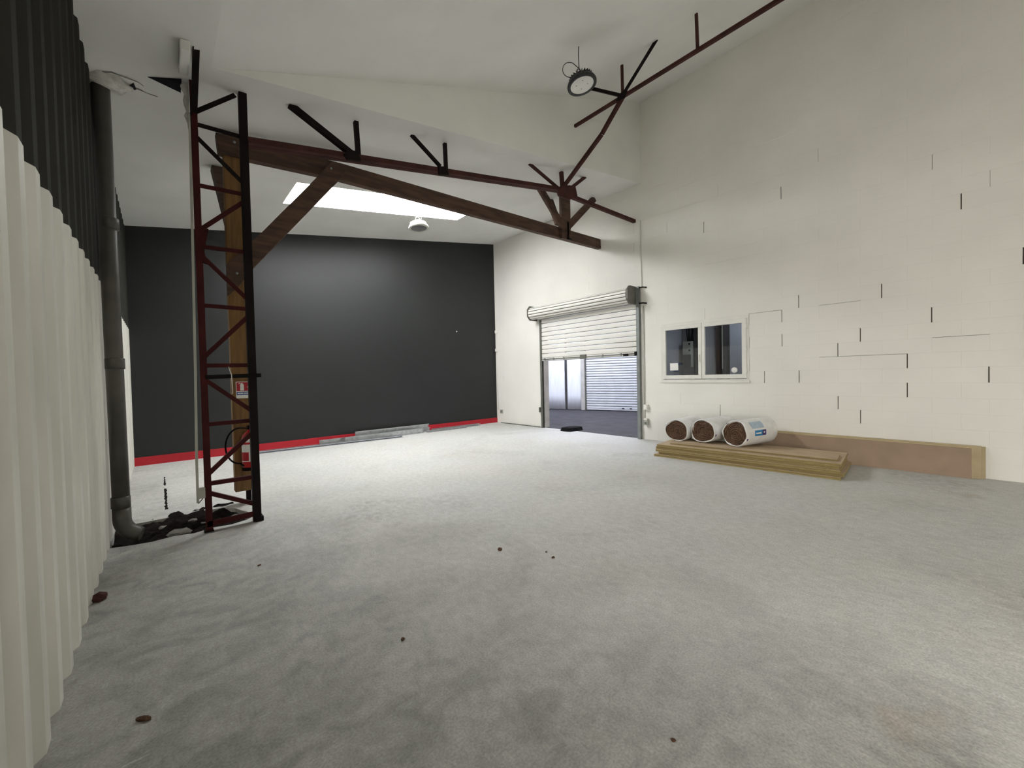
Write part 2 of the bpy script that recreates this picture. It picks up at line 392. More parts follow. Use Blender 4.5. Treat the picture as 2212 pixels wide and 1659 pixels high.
while y < 9.5:
    n = min(n_per, max(1, round((9.66 - y) / PITCHR)))
    sheet(y, n, -0.02, ZPAINT, sheet_white); sheet(y, n, ZPAINT, cb(XL) + .05, sheet_dark, off=-0.003)
    y += n * PITCHR; k += 1
part_box('backing', (XL - .20, YSIDE, -.1), (XL - .06, YB, cb(XL)), sheet_dark, wl)
bm = NB(); box(bm, (XL - .20, -1.4, -.1), (XL, YSIDE, cb(XL) + .05)); box(bm, (XL - .20, YF, -.1), (XL, -4.2, cb(XL) + .05)); box(bm, (XL - .20, -4.2, 3.0), (XL, -1.4, cb(XL) + .05)); obj('side_bay', bm, sheet_white, wl)   # unseen open side door, added behind the viewer to light the right wall
bm = NB(); box(bm, (-7, -9, -.12), (XL - .2, 3, -.03)); obj('ground_outside', bm, concrete, props=ST)

# right wall: painted hollow blocks -------------------------------------------
DOOR = (4.605, 7.565, 0.0, 3.06); WIN = (2.463, 4.128, 1.256, 2.442)
wr = thing('wall_right', None, None, (XR, 2.5, 0), kind='structure')
BK = 0.028                       # block faces stand this far proud of the backing
zt = lambda y: (cb(XR) if y > YK else cn(XR)) + 0.12
bm = NB(); X0, X1 = XR + BK, XR + WT
box(bm, (X0, YF, -.1), (X1, WIN[0], cn(XR) + .2)); box(bm, (X0, WIN[0], -.1), (X1, WIN[1], WIN[2])); box(bm, (X0, WIN[0], WIN[3]), (X1, WIN[1], cn(XR) + .2))
box(bm, (X0, WIN[1], -.1), (X1, DOOR[0], cn(XR) + .2)); box(bm, (X0, DOOR[0], DOOR[3]), (X1, DOOR[1], cn(XR) + .2)); box(bm, (X0, DOOR[1], -.1), (X1, YB + .1, cb(XR) + .2))
obj('backing', bm, mortar, wr)
# painted reveals of door and window openings
bm = NB()
box(bm, (XR + .012, DOOR[1] - .004, 0), (X1 + .01, DOOR[1] + .03, DOOR[3])); box(bm, (XR + .012, DOOR[0] - .03, 0), (X1 + .01, DOOR[0] + .004, DOOR[3])); box(bm, (XR + .012, DOOR[0], DOOR[3] - .004), (X1 + .01, DOOR[1], DOOR[3] + .02))
obj('reveal', bm, reveal_paint, wr)
CH, CL = 0.2059, 0.5003; ZREF = 1.70 * 1.45; YODD, YEVEN = 0.66 * 1.45, 0.842 * 1.45
ticks = [(1.221, 3.05), (1.546, 3.05), (1.365, 2.60), (.84, 2.46), (.508, 2.46), (.498, 2.15), (1.868, 2.45), (1.535, 2.18), (1.678, 2.04), (1.263, 1.76), (1.362, 1.61), (1.358, 1.33), (.654, 1.33), (.842, 1.2),
         (.328, 1.05), (1.18, .9), (1.509, .9), (-.199, .9), (.266, .78), (.176, 1.45), (-.151, 2.43), (.303, 2.0), (2.537, 3.06), (.528, 1.76), (2.2, 2.9), (2.0, .55), (.95, .62), (.75, .5), (-.35, 1.9), (-.45, 2.6)]
TK = [(a * 1.45, b * 1.45) for a, b in ticks]
def is_tick(yj, zc): return any(abs(yj - a) < 0.20 and abs(zc - b) < CH * 0.55 for a, b in TK)
HT = [(y * 1.45, z * 1.45, L) for y, z, L in ((.94, 1.70, .25), (1.43, 1.70, .32), (.78, 1.13, .2), (.40, 1.13, .15), (.005, 1.268, .2))]
def block_mesh(y0, y1, z0, z1, gl, gr, gt, name='block'):
    # gl/gr/gt: open joint widths (m) at low-y side, high-y side and top
    g = 0.00015; c = 0.0006
    a, b, d, e_ = y0 + max(g, gl), y1 - max(g, gr), z0 + g, z1 - max(g, gt)
    xf, xb = 0.0, BK
    v = [(xf, a + c, d + c), (xf, b - c, d + c), (xf, b - c, e_ - c), (xf, a + c, e_ - c), (xf + c, a, d), (xf + c, b, d), (xf + c, b, e_), (xf + c, a, e_), (xb, a, d), (xb, b, d), (xb, b, e_), (xb, a, e_)]
    f = [(3, 2, 1, 0)] + [(i, (i + 1) % 4, 4 + (i + 1) % 4, 4 + i) for i in range(4)] + [(4 + i, 4 + (i + 1) % 4, 8 + (i + 1) % 4, 8 + i) for i in range(4)]
    return v, f
def cuts(y0, y1, z0, z1):   # subtract openings from a block rectangle
    out = [(y0, y1, z0, z1)]
    for (a, b, c, d) in (DOOR, WIN):
        nxt = []
        for (p, q, r, s) in out:
            if q <= a or p >= b or s <= c or r >= d: nxt.append((p, q, r, s)); continue
            if p < a: nxt.append((p, a, r, s))
            if q > b: nxt.append((b, q, r, s))
            p2, q2 = max(p, a), min(q, b)
            if r < c: nxt.append((p2, q2, r, c))
            if s > d: nxt.append((p2, q2, d, s))
        out = nxt
    return [t for t in out if t[1] - t[0] > .02 and t[3] - t[2] > .012]
def proj_area(y, z, dy, dz):
    d = Vector((XR, y, z)) - CAMP; w = d.dot(_f)
    if w < 0.5: return 0
    px = 1106 + FPX * d.dot(_r) / w; py = 829 - FPX * d.dot(_u) / w
    if not (-20 < px < 2230 and -20 < py < 1680): return 0
    return dy * dz * XR / (w ** 3)
blocks = []
n0 = math.floor((0 - ZREF) / CH) - 1; n1 = math.ceil((8 - ZREF) / CH)
rb = random.Random(3)
for n in range(n0, n1):
    z0, z1 = ZREF + n * CH, ZREF + (n + 1) * CH
    ph = YODD if n % 2 else YEVEN
    k0 = math.floor((YF - ph) / CL) - 1; k1 = math.ceil((YB - ph) / CL)
    for k in range(k0, k1):
        y0, y1 = ph + k * CL, ph + (k + 1) * CL
        ys0, ys1 = max(y0, YF), min(y1, YB)
        if ys1 - ys0 < .02: continue
        top = zt(ys0 if ys0 < YK else ys1); zs0, zs1 = max(z0, -.02), min(z1, top)
        if zs1 - zs0 < .02: continue
        gl = 0.011 if is_tick(y0, (z0 + z1) / 2) else 0
        if not gl and rb.random() < .06 and z1 < 5.0: gl = rb.uniform(.002, .004)
        gt = 0.0045 if any(abs((y0 + y1) / 2 - hy) < .21 and abs(z1 - hz) < .06 for hy, hz, _ in HT) else 0
        for (p, q, r, s) in cuts(ys0, ys1, zs0, zs1):
            full = abs(q - p - CL) < 1e-6 and abs(s - r - CH) < 1e-6
            blocks.append((proj_area((p + q) / 2, (r + s) / 2, q - p, s - r), p, q, r, s, gl if abs(p - y0) < 1e-6 else 0, gt if abs(s - z1) < 1e-6 else 0, full))
blocks.sort(key=lambda b: -b[0])
shared = None; stuffv, stufff = [], []
for i, (ar, p, q, r, s, gl, gt, full) in enumerate(blocks):
    jit = rb.uniform(-.0004, .0004)
    if i < 300:
        simple = full and not gl and not gt
        if simple and shared is not None: me = shared
        else:
            v, f = block_mesh(0, q - p, 0, s - r, gl, 0, gt); me = bpy.data.meshes.new('block'); me.from_pydata(v, [], f); me.materials.append(wall_paint)
            if simple: shared = me
        ob = bpy.data.objects.new('block', me); COL.objects.link(ob); ob.parent = wr
        ob.location = Vector((XR + jit, p, r)) - Vector(wr['_o'])
    else:
        v, f = block_mesh(0, q - p, 0, s - r, gl, 0, gt); b0 = len(stuffv); o_ = Vector(wr['_o'])
        stuffv += [(x + XR + jit - o_.x, y_ + p - o_.y, z_ + r - o_.z) for x, y_, z_ in v]; stufff += [tuple(a + b0 for a in ff) for ff in f]
me = bpy.data.meshes.new('blockwork'); me.from_pydata(stuffv, [], stufff); me.materials.append(wall_paint)
ob = bpy.data.objects.new('blockwork', me); COL.objects.link(ob); ob.parent = wr; ob['kind'] = 'stuff'

# ceiling ------------------------------------------------------------
SK = (1.69, 5.32, 6.85, 7.80)     # rooflight opening x0 x1 y0 y1
bm = NB()
def cq(x0, x1, y0, y1, fn): quad(bm, [(x0, y0, fn(x0)), (x0, y1, fn(x0)), (x1, y1, fn(x1)), (x1, y0, fn(x1))])
Xa, Xb = XL - .1, XR + .03
cq(Xa, Xb, YK, SK[2], cb); cq(Xa, Xb, SK[3], YB + .1, cb); cq(Xa, SK[0], SK[2], SK[3], cb); cq(SK[1], Xb, SK[2], SK[3], cb)
cq(Xa, XC, YF, YK, cb)
cq(XC, Xb, YF, YK, cn)
quad(bm, [(XC, YK, cb(XC)), (Xb, YK, cb(Xb)), (Xb, YK, cn(Xb)), (XC, YK, cn(XC) + .001)])   # bulkhead face
for (x0, x1, y0, y1), fn in ((SK, cb),):                                             # shafts of the rooflights
    h = 0.14
    for (a, b) in (((x0, y0), (x1, y0)), ((x1, y0), (x1, y1)), ((x1, y1), (x0, y1)), ((x0, y1), (x0, y0))):
        quad(bm, [(a[0], a[1], fn(a[0])), (b[0], b[1], fn(b[0])), (b[0], b[1], fn(b[0]) + h), (a[0], a[1], fn(a[0]) + h)])
ceiling = obj('ceiling', bm, ceil_paint, props=dict(ST, label='white plasterboard ceiling'), recalc=False)
# roof over everything so that no daylight leaks round the edges
bm = NB(); hexa(bm, [(XL - .3, YF - .2, cb(XL) + .5), (XR + .4, YF - .2, 7.9), (XR + .4, YB + .3, 7.9), (XL - .3, YB + .3, cb(XL) + .5), (XL - .3, YF - .2, cb(XL) + .6), (XR + .4, YF - .2, 8.0), (XR + .4, YB + .3, 8.0), (XL - .3, YB + .3, cb(XL) + .6)])
obj('roof', bm, ceil_paint, props=ST)
for nm, (x0, x1, y0, y1), fn, m, lab in (('glow_pane', SK, cb, sky_pane, 'long glowing white skylight in the ceiling before the charcoal wall'),):
    bm = NB(); h = 0.10; t = .02
    hexa(bm, [(x0, y0, fn(x0) + h), (x1, y0, fn(x1) + h), (x1, y1, fn(x1) + h), (x0, y1, fn(x0) + h), (x0, y0, fn(x0) + h + t), (x1, y0, fn(x1) + h + t), (x1, y1, fn(x1) + h + t), (x0, y1, fn(x0) + h + t)])
    o_ = obj(nm, bm, m, origin=((x0 + x1) / 2, (y0 + y1) / 2, fn((x0 + x1) / 2)), props={'kind': 'structure', 'label': lab, 'category': 'skylight'})

# ------------------------------------------------------------------ window
w1 = thing('window_1', 'white double casement window in the block wall', 'window', (XR, 3.3, WIN[2]), kind='structure')
def rect_frame(bm, y0, y1, z0, z1, wl_, wr_, wb, wt_, x0, x1):
    box(bm, (x0, y0, z0), (x1, y1, z0 + wb)); box(bm, (x0, y0, z1 - wt_), (x1, y1, z1)); box(bm, (x0, y0, z0 + wb), (x1, y0 + wl_, z1 - wt_)); box(bm, (x0, y1 - wr_, z0 + wb), (x1, y1, z1 - wt_))
bm = NB(); rect_frame(bm, WIN[0], WIN[1], WIN[2], WIN[3], .05, .05, .045, .05, XR - .005, XR + .06); obj('frame', bm, pvc_white, w1, bevel=.004)
panes = ((2.578, 3.227), (3.354, 4.015))
for (a, b), lo, hi in zip(panes, (2.505, 3.291), (3.285, 4.085)):
    bm = NB(); rect_frame(bm, lo, hi, 1.312, 2.392, a - lo, hi - b, 1.388 - 1.312, 2.392 - 2.313, XR - .022, XR + .035); s = obj('sash', bm, pvc_white, w1, bevel=.005)
    bm = NB(); box(bm, (XR + .006, a - .01, 1.38), (XR + .012, b + .01, 2.322)); obj('pane', bm, glass, w1)
bm = NB(); box(bm, (XR - .028, WIN[0] - .012, WIN[2] - .02), (XR + .02, WIN[1] + .012, WIN[2] + .02)); obj('sill', bm, pvc_white, w1, bevel=.003)
bm = NB(); box(bm, (XR - .03, 3.322, 1.72), (XR - .02, 3.345, 1.79)); bar(bm, (XR - .04, 3.333, 1.77), (XR - .04, 3.333, 1.655), .016, .012, up=(1, 0, 0)); obj('handle', bm, pvc_white, w1)
for zh in (1.45, 1.85, 2.25):
    bm = NB(); lathe(bm, [(0.0, -.035), (.009, -.035), (.009, .035), (0, .035)], (XR - .024, 2.500, zh), 8); obj('hinge', bm, pvc_white, w1)
bm = NB(); box(bm, (XR + .003, 3.765, 1.485), (XR + .0055, 3.935, 1.635)); obj('notice', bm, white_print, w1)
bm = NB(); lathe(bm, [(0.0, 0), (.052, 0), (.052, .002), (0, .002)], (XR + .0035, 2.712, 1.465), 24, axis='x'); obj('sticker', bm, white_print, w1)

# store room seen through the window
SX = 9.45
bm = NB(); box(bm, (SX, -1.5, -.1), (SX + .1, 4.45, 3.2)); obj('wall_store_back', bm, store_grey, props=ST)
bm = NB(); box(bm, (X1, 4.40, -.1), (SX + .1, 4.46, 3.2)); box(bm, (X1, -1.6, -.1), (SX + .1, -1.5, 3.2)); obj('wall_store_side', bm, store_grey, props=ST)
bm = NB(); box(bm, (X1, -1.6, -.1), (SX + .1, 4.40, 0)); obj('floor_store', bm, asphalt, props=ST)
bm = NB(); box(bm, (X1, -1.6, 3.1), (SX + .1, 4.40, 3.2)); obj('ceiling_store', bm, store_grey, props=ST)
bm = NB(); box(bm, (8.3, 2.0, 3.08), (8.8, 3.2, 3.095)); obj('glow_pane', bm, store_pane, origin=(8.6, 2.8, 3.08), props={'kind': 'structure', 'label': 'small added glow pane lighting the store behind the window', 'category': 'skylight'})
cabt = thing('electrical_cabinet', 'grey electrical cabinet on the wall behind the casement window', 'cabinet', (9.35, 4.2, 1.55))
part_box('body', (9.22, 4.085, 1.555), (9.44, 4.29, 2.165), cabinet_grey, cabt, .006)
part_box('door', (9.205, 4.095, 1.86), (9.22, 4.28, 2.155), cabinet_grey, cabt, .003); part_box('door', (9.205, 4.095, 1.565), (9.22, 4.28, 1.85), plate_metal, cabt, .003)
for zz in (2.10, 1.95): part_box('switch', (9.19, 4.105, zz - .018), (9.205, 4.14, zz + .018), black_rubber, cabt)
bm = NB()
for k in range(7):
    yy = 4.10 + .02 * k; tube(bm, [(9.33, yy, 2.16), (9.33 + .02 * math.sin(k), yy + .02 * math.cos(k * 2), 2.4), (9.35, yy + .01 * math.sin(k * 3), 2.75), (9.38, yy, 3.09)], .011, 6)
obj('cable_bundle', bm, black_rubber, origin=(9.34, 4.16, 2.16), props=P('bundle of black cables rising above the grey electrical cabinet', 'cables'))
bm = NB(); box(bm, (9.30, 3.86, 0), (9.44, 4.065, 3.09)); obj('steel_stanchion', bm, store_dark, origin=(9.37, 3.96, 0), props=P('dark stanchion beside the electrical cabinet behind the window', 'column'), bevel=.01)
ds = thing('steel_stanchion', 'wide dark stanchion with a pale edge behind the window pane with the round sticker', 'column', (9.3, 3.44, 0))
bm = NB(); box(bm, (9.22, 3.335, 0), (9.44, 3.43, 3.09)); box(bm, (9.28, 3.43, 0), (9.44, 3.56, 3.09)); obj('shaft', bm, store_dark, ds, bevel=.008)
part_box('edge_strip', (9.205, 3.40, 1.5), (9.22, 3.415, 3.05), cabinet_grey, ds)
bm = NB(); box(bm, (8.9, 4.37, 1.62), (9.4, 4.40, 1.67)); box(bm, (8.95, 4.37, 1.47), (9.15, 4.40, 1.62)); obj('wall_shelf', bm, blue_print, origin=(9.1, 4.38, 1.5), props=P('small blue grey shelf rail on the store wall behind the white notice', 'shelf'))

# ------------------------------------------------------------------ neighbouring hall beyond the open shutter
HA = Vector((12.27, 11.42, 0)); HU = Vector((0.26874, -0.96321, 0)); HN = Vector((-0.96321, -0.26874, 0))
def hp(t, z, d=0.0): v = HA + HU * t + HN * d; return (v.x, v.y, z)
def hbox(bm, t0, t1, z0, z1, d0, d1, mi=0):
    hexa(bm, [hp(t0, z0, d0), hp(t1, z0, d0), hp(t1, z0, d1), hp(t0, z0, d1), hp(t0, z1, d0), hp(t1, z1, d0), hp(t1, z1, d1), hp(t0, z1, d1)], mi)
bm = NB(); box(bm, (XR + .03, 4.41, -.1), (15.5, 13.5, -.004)); obj('ground', bm, asphalt, props=dict(ST, label='dark asphalt beyond the shutter'))
bm = NB(); hbox(bm, -1.6, 6.5, -.1, 4.2, -.35, -.25); obj('wall_hall_back', bm, hall_white, props=ST)
bm = NB(); box(bm, (X1, 13.0, -.1), (15.5, 13.1, 4.2)); box(bm, (X1, 4.47, 3.2), (15.5, 4.55, 4.2)); box(bm, (SX + .1, 4.40, -.1), (15.5, 4.55, 3.2)); obj('wall_hall_side', bm, hall_white, props=ST)
bm = NB(); box(bm, (X1, YB, -.1), (X1 + .1, 13.0, 4.2)); obj('wall_hall_near', bm, hall_white, props=ST)
bm = NB(); box(bm, (X1 - .05, 4.40, 4.2), (15.5, 13.1, 4.3)); obj('ceiling_hall', bm, hall_white, props=ST)
bm = NB(); box(bm, (9.4, 6.0, 4.15), (11.9, 11.5, 4.19)); obj('glow_pane', bm, hall_pane, origin=(10.5, 9, 4.15), props={'kind': 'structure', 'label': 'added glow pane lighting the neighbouring hall', 'category': 'skylight'})
for t0, t1, lab in ((-0.30, .66, 'white panel leaning in the hall beyond the shutter, by the jamb'), (.77, 1.41, 'white panel next to the grey pillar beyond the shutter')):
    bm = NB(); n = 10
    A_ = []; 
    for i in range(n + 1):
        t = t0 + (t1 - t0) * i / n; dd = 0.012 * mnoise.noise(Vector((t * 4, 1, 2)))
        A_.append([bm.verts.new(hp(t, z, -.12 + dd + .005 * mnoise.noise(Vector((t * 5, z * 2, 7))))) for z in (0.02, .6, 1.2, 1.8, 2.4, 3.0)])
    for i in range(n):
        for j in range(5): bm.faces.new((A_[i][j], A_[i + 1][j], A_[i + 1][j + 1], A_[i][j + 1])).smooth = True
    o_ = obj('wall_panel', bm, hall_panel, origin=hp((t0 + t1) / 2, 0.02, -.12), props=P(lab, 'panel'))
    sm = o_.modifiers.new('solid', 'SOLIDIFY'); sm.thickness = .02; sm.offset = -1
bm = NB(); hbox(bm, .675, .755, 0, 3.2, -.24, -.13); obj('wall_post', bm, store_dark, origin=hp(.71, 0, -.15), props=P('narrow dark upright between the two white panels beyond the shutter', 'post'), bevel=.012)
bm = NB(); hbox(bm, 1.42, 1.57, 0, 3.4, -.24, .02); obj('concrete_pillar', bm, reveal_paint, origin=hp(1.5, 0, -.1), props=P('grey pillar beside the closed shutter in the neighbouring hall', 'pillar'), bevel=.01)
rs2 = thing('roller_shutter', 'closed pale roller shutter in the neighbouring hall, seen through the opening', 'shutter', hp(3.2, 0, -.1))
PS = 0.098
slat2 = None
for i in range(27):
    z0 = 0.075 + i * PS
    if slat2 is None:
        bm = NB(); prof = [(-.025, 0), (-.025, .008), (.010, .014), (.014, .05), (.010, .088), (-.025, .094)]
        A_ = [bm.verts.new(hp(1.62, z0 + u, -.1 + s)) for s, u in prof]; B_ = [bm.verts.new(hp(5.2, z0 + u, -.1 + s)) for s, u in prof]
        for q in range(5): bm.faces.new((A_[q], B_[q], B_[q + 1], A_[q + 1])).material_index = 1 if q in (0, 1, 4) else 0
        o_ = obj('slat', bm, [shutter_grey, groove_shade], rs2); slat2 = o_; s0 = o_.location.copy()
    else:
        o_ = slat2.copy(); COL.objects.link(o_); o_.parent = rs2; o_.location = s0 + Vector((0, 0, i * PS))
bm = NB(); hbox(bm, 1.62, 5.2, 0.03, .078, -.125, -.085); obj('bottom_bar', bm, shutter_grey, rs2)
bm = NB(); hbox(bm, 1.575, 1.62, 0, 2.8, -.14, -.06); obj('guide_rail', bm, plate_metal, rs2)
bm = NB(); hbox(bm, 5.2, 5.27, 0, 2.8, -.14, -.06); obj('guide_rail', bm, plate_metal, rs2)
for t in (3.05, 3.35):
    bm = NB(); hbox(bm, t, t + .08, .09, .12, -.09, -.065); obj('handle', bm, black_rubber, rs2)

# ------------------------------------------------------------------ roller shutter in the opening
rs = thing('roller_shutter', 'cream roller shutter half raised in the block wall', 'shutter', (XR - .05, 6.08, 0))
SX0 = XR - .045; p_h = 0.1165; slat1 = None
for i in range(11):
    z0 = 1.915 + i * p_h
    if slat1 is None:
        bm = NB(); prof = [(0.014, 0), (.014, .006), (-.010, .009), (-.013, p_h * .5), (-.010, p_h - .009), (.014, p_h - .006)]
        A_ = [bm.verts.new((SX0 + s, 4.64, z0 + u)) for s, u in prof]; B_ = [bm.verts.new((SX0 + s, 7.54, z0 + u)) for s, u in prof]
        for q in range(5):
            f = bm.faces.new((A_[q], A_[q + 1], B_[q + 1], B_[q])); f.material_index = 1 if q in (0, 1, 4) else 0
        slat1 = obj('slat', bm, [shutter_white, groove_shade], rs); s1 = slat1.location.copy()
    else:
        o_ = slat1.copy(); COL.objects.link(o_); o_.parent = rs; o_.location = s1 + Vector((0, 0, i * p_h))
bm = NB(); box(bm, (SX0 - .012, 4.64, 1.835), (SX0 + .022, 7.54, 1.915)); bb_ = obj('bottom_bar', bm, shutter_white, rs, bevel=.003)
bm = NB(); tube(bm, [(SX0 - .022, 4.7, 1.878), (SX0 - .022, 7.5, 1.878)], .011, 8); obj('lock_rod', bm, grey_metal, rs)
bm = NB(); box(bm, (SX0 - .03, 4.64, 1.828), (SX0 + .025, 7.54, 1.838)); obj('seal_strip', bm, plate_metal, rs)
for yy in (5.05, 5.55, 6.75, 7.1, 7.42): part_box('rod_clip', (SX0 - .035, yy - .015, 1.85), (SX0 - .012, yy + .015, 1.905), grey_metal, rs)
part_box('lock_case', (SX0 - .042, 6.03, 1.835), (SX0 - .012, 6.21, 1.935), plate_metal, rs, .004)
part_box('bolt_handle', (SX0 - .06, 4.86, 1.84), (SX0 - .012, 4.98, 1.885), black_rubber, rs, .008)
part_box('end_latch', (SX0 - .05, 4.645, 1.835), (SX0 - .01, 4.70, 1.92), black_rubber, rs, .006)
for (a, b, zt_) in ((4.585, 4.655, 3.33), (7.53, 7.60, 2.95)):
    bm = NB(); box(bm, (XR - .075, a, 0), (XR - .065, b, zt_)); box(bm, (XR - .012, a, 0), (XR - .002, b, zt_))
    s_ = a if a < 6 else b - .008; box(bm, (XR - .065, s_, 0), (XR - .012, s_ + .008, zt_)); obj('guide_rail', bm, grey_metal if a < 6 else plate_metal, rs)
RC = (XR - .195, 3.135); RR = 0.165
bm = NB(); prof = []; nseg = 13
for k in range(nseg):
    a0 = 2 * math.pi * k / nseg; a1 = 2 * math.pi * (k + 1) / nseg
    for a_, r_ in ((a0 + .045, RR - .028), (a0 + .06, RR), (a0 + .24, RR + .005), (a1 - .06, RR), (a1 - .045, RR - .028)):
        prof.append((math.cos(a_) * r_, math.sin(a_) * r_))
extrude_profile(bm, prof, (RC[0], 4.73, RC[1]), (RC[0], 7.74, RC[1]), (1, 0, 0), (0, 0, 1)); fix(bm)
for f in bm.faces:
    c_ = f.calc_center_median(); r_ = math.hypot(c_.x - RC[0], c_.z - RC[1]); f.material_index = 1 if (r_ < RR - .010 and len(f.verts) == 4) else 0
obj('slat_coil', bm, [shutter_white, groove_shade], rs, recalc=False)
for y0 in (4.655, 7.74):
    bm = NB(); pl = [(-.19, -.09), (-.10, -.19), (.19, -.19), (.19, .20), (-.10, .20), (-.19, .10)]
    extrude_profile(bm, pl, (RC[0], y0, RC[1]), (RC[0], y0 + .05 if y0 < 6 else y0 + .02, RC[1]), (1, 0, 0), (0, 0, 1)); obj('end_plate', bm, plate_metal, rs, bevel=.003)
for zz in (3.30, 2.96):
    bm = NB(); tube(bm, [(XR - .06, 4.60, zz), (XR - .05, 4.50, zz), (XR - .03, 4.45, zz - .01), (XR, 4.44, zz - .01)], .014, 8); obj('fixing_bolt', bm, black_iron, rs)
# small fittings on the block wall
def conduit(pts, r, label, m=pvc_white):
    bm = NB(); tube(bm, pts, r, 8); return obj('conduit', bm, m, origin=pts[0], props=P(label, 'conduit'))
conduit([(XR - .014, 4.553, 4.75), (XR - .014, 4.548, 3.2), (XR - .014, 4.545, 1.0), (XR - .014, 4.535, .76)], .012, 'thin white conduit running up the wall beside the shutter guide', pvc_white)
conduit([(XR - .012, 4.506, 2.9), (XR - .012, 4.502, 1.4), (XR - .012, 4.51, .46)], .007, 'thin cable dropping to the isolator switch by the shutter', cabinet_grey)
conduit([(XR - .012, 9.52, 4.1), (XR - .012, 9.52, 2.9), (XR - .012, 9.52, .4)], .010, 'thin white conduit in the corner by the charcoal wall', wall_paint)
jb = thing('junction_box', 'white junction box on the wall beside the shutter guide', 'junction box', (XR - .03, 4.46, .65)); part_box('case', (XR - .07, 4.42, .65), (XR, 4.52, .765), pvc_white, jb, .008); part_box('cover', (XR - .077, 4.43, .66), (XR - .068, 4.51, .755), pvc_white, jb, .003)
jb = thing('isolator_switch', 'grey isolator switch low on the wall beside the shutter guide', 'switch', (XR - .03, 4.46, .3)); part_box('case', (XR - .08, 4.42, .32), (XR, 4.51, .46), cabinet_grey, jb, .006); part_box('lid', (XR - .085, 4.425, .43), (XR - .01, 4.505, .47), pvc_white, jb, .004); part_box('lever', (XR - .11, 4.44, .35), (XR - .08, 4.47, .39), plate_metal, jb, .004)
for z_, lab in ((2.78, 'upper white junction box in the corner by the charcoal wall'), (2.21, 'lower white junction box in the corner by the charcoal wall')):
    jb = thing('junction_box', lab, 'junction box', (XR - .03, 9.5, z_)); part_box('case', (XR - .05, 9.47, z_), (XR, 9.56, z_ + .09), pvc_white, jb, .006); part_box('cover', (XR - .056, 9.475, z_ + .006), (XR - .049, 9.555, z_ + .084), pvc_white, jb)
jb = thing('wall_socket', 'small grey socket low on the wall near the red skirting', 'socket', (XR - .02, 9.36, .3)); part_box('plate', (XR - .02, 9.30, .29), (XR, 9.42, .41), cabinet_grey, jb, .004); part_box('insert', (XR - .028, 9.33, .32), (XR - .02, 9.39, .38), plate_metal, jb, .003)
bm = NB(); box(bm, (XR - .06, 7.66, .42), (XR, 7.70, .56)); obj('guide_bracket', bm, plate_metal, origin=(XR - .03, 7.68, .42), props=P('small grey bracket at the foot of the far shutter guide', 'bracket'), bevel=.004)
bm = NB(); tube(bm, [(XR - .05, 9.35, .012), (XR - .03, 8.4, .012), (XR - .05, 7.66, .012)], .012, 8); obj('gap_rod', bm, plate_metal, origin=(XR - .04, 8.5, 0), props=P('thin grey rod drawn as the dark gap along the wall between corner and shutter', 'rod'))  # added rod stands for the dark gap line at the wall foot
chunk('plaster_patch', (6.43, YB - .004, 2.74), (.034, .008, .022), plaster, 'small white plaster patch on the charcoal wall', 'plaster', 5)

# ------------------------------------------------------------------ lattice column
YT = 4.84
lc = thing('lattice_column', 'rust red steel lattice column standing by the downpipe', 'column', (0.5, YT, 0))
bm = NB(); angle(bm, (0.316, YT, 0.0), (0.316, YT, cb(.316)), .055, .01, up=(0, 1, 0), flip=-1); box(bm, (.29, YT - .03, 1.0), (.30, YT + .03, 1.3)); obj('leg', bm, steel_red, lc)
bm = NB(); angle(bm, (0.712, YT, 0.0), (0.712, YT, cb(.712)), .07, .012, up=(0, 1, 0), flip=1); obj('leg', bm, steel_dark, lc)
BR = [[0.323, 4.02, 0.642, 4.337], [0.32, 3.918, 0.707, 3.938], [0.317, 3.821, 0.682, 3.473], [0.319, 3.34, 0.69, 3.358], [0.342, 2.918, 0.688, 3.287], [0.337, 2.758, 0.692, 2.772], [0.335, 2.682, 0.678, 2.299], [0.338, 2.193, 0.695, 2.192],
      [0.322, 1.679, 0.701, 2.135], [0.331, 1.612, 0.697, 1.617], [0.334, 1.477, 0.703, 1.133], [0.328, 1.041, 0.701, 1.047], [0.331, 0.552, 0.71, 0.941], [0.332, 0.461, 0.703, 0.46], [0.336, 0.369, 0.703, 0.169]]
for i, (a, b, c, d) in enumerate(BR):
    bm = NB(); angle(bm, (a - .01, YT + .012, b), (c + .01, YT + .012, d), .040, .007, up=(0, 1, 0)); obj('brace', bm, steel_dark if i < 3 else steel_red, lc)
bm = NB(); angle(bm, (.30, YT, .075), (.73, YT, .085), .055, .008); obj('base_rail', bm, steel_red, lc)
bm = NB(); bar(bm, (.33, YT - .04, 1.500), (.785, YT - .04, 1.512), .03, .04); obj('cross_bar', bm, black_iron, lc)
bm = NB(); box(bm, (.69, YT - .05, -.0), (.765, YT + .05, .05)); obj('foot', bm, steel_dark, lc, bevel=.004)
bm = NB(); box(bm, (.275, YT - .04, -.0), (.35, YT + .04, .012)); obj('foot', bm, steel_dark, lc)
bm = NB()
pl = [(.29, 2.93), (.40, 2.95), (.36, 2.72), (.38, 2.60), (.29, 2.62)]
A_ = [bm.verts.new((x, YT + .02, z)) for x, z in pl]; B_ = [bm.verts.new((x, YT + .028, z)) for x, z in pl]
bm.faces.new(A_); bm.faces.new(B_[::-1]); [bm.faces.new((A_[i], A_[(i + 1) % 5], B_[(i + 1) % 5], B_[i])) for i in range(5)]; obj('gusset', bm, steel_red, lc)
bm = NB(); angle(bm, (.318, YT - .03, 3.99), (.318, 4.32, cb(.318)), .05, .008, up=(1, 0, 0)); obj('knee_brace', bm, steel_dark, lc)
ct = thing('cable_trunking', 'pale grey cable trunking down the near leg of the lattice column', 'trunking', (.26, YT, .3))
bm = NB(); pts = [(.285, YT - .015, 4.0), (.272, YT - .015, 2.9), (.255, YT - .015, 1.57), (.238, YT - .015, .68), (.236, YT - .015, .30)]
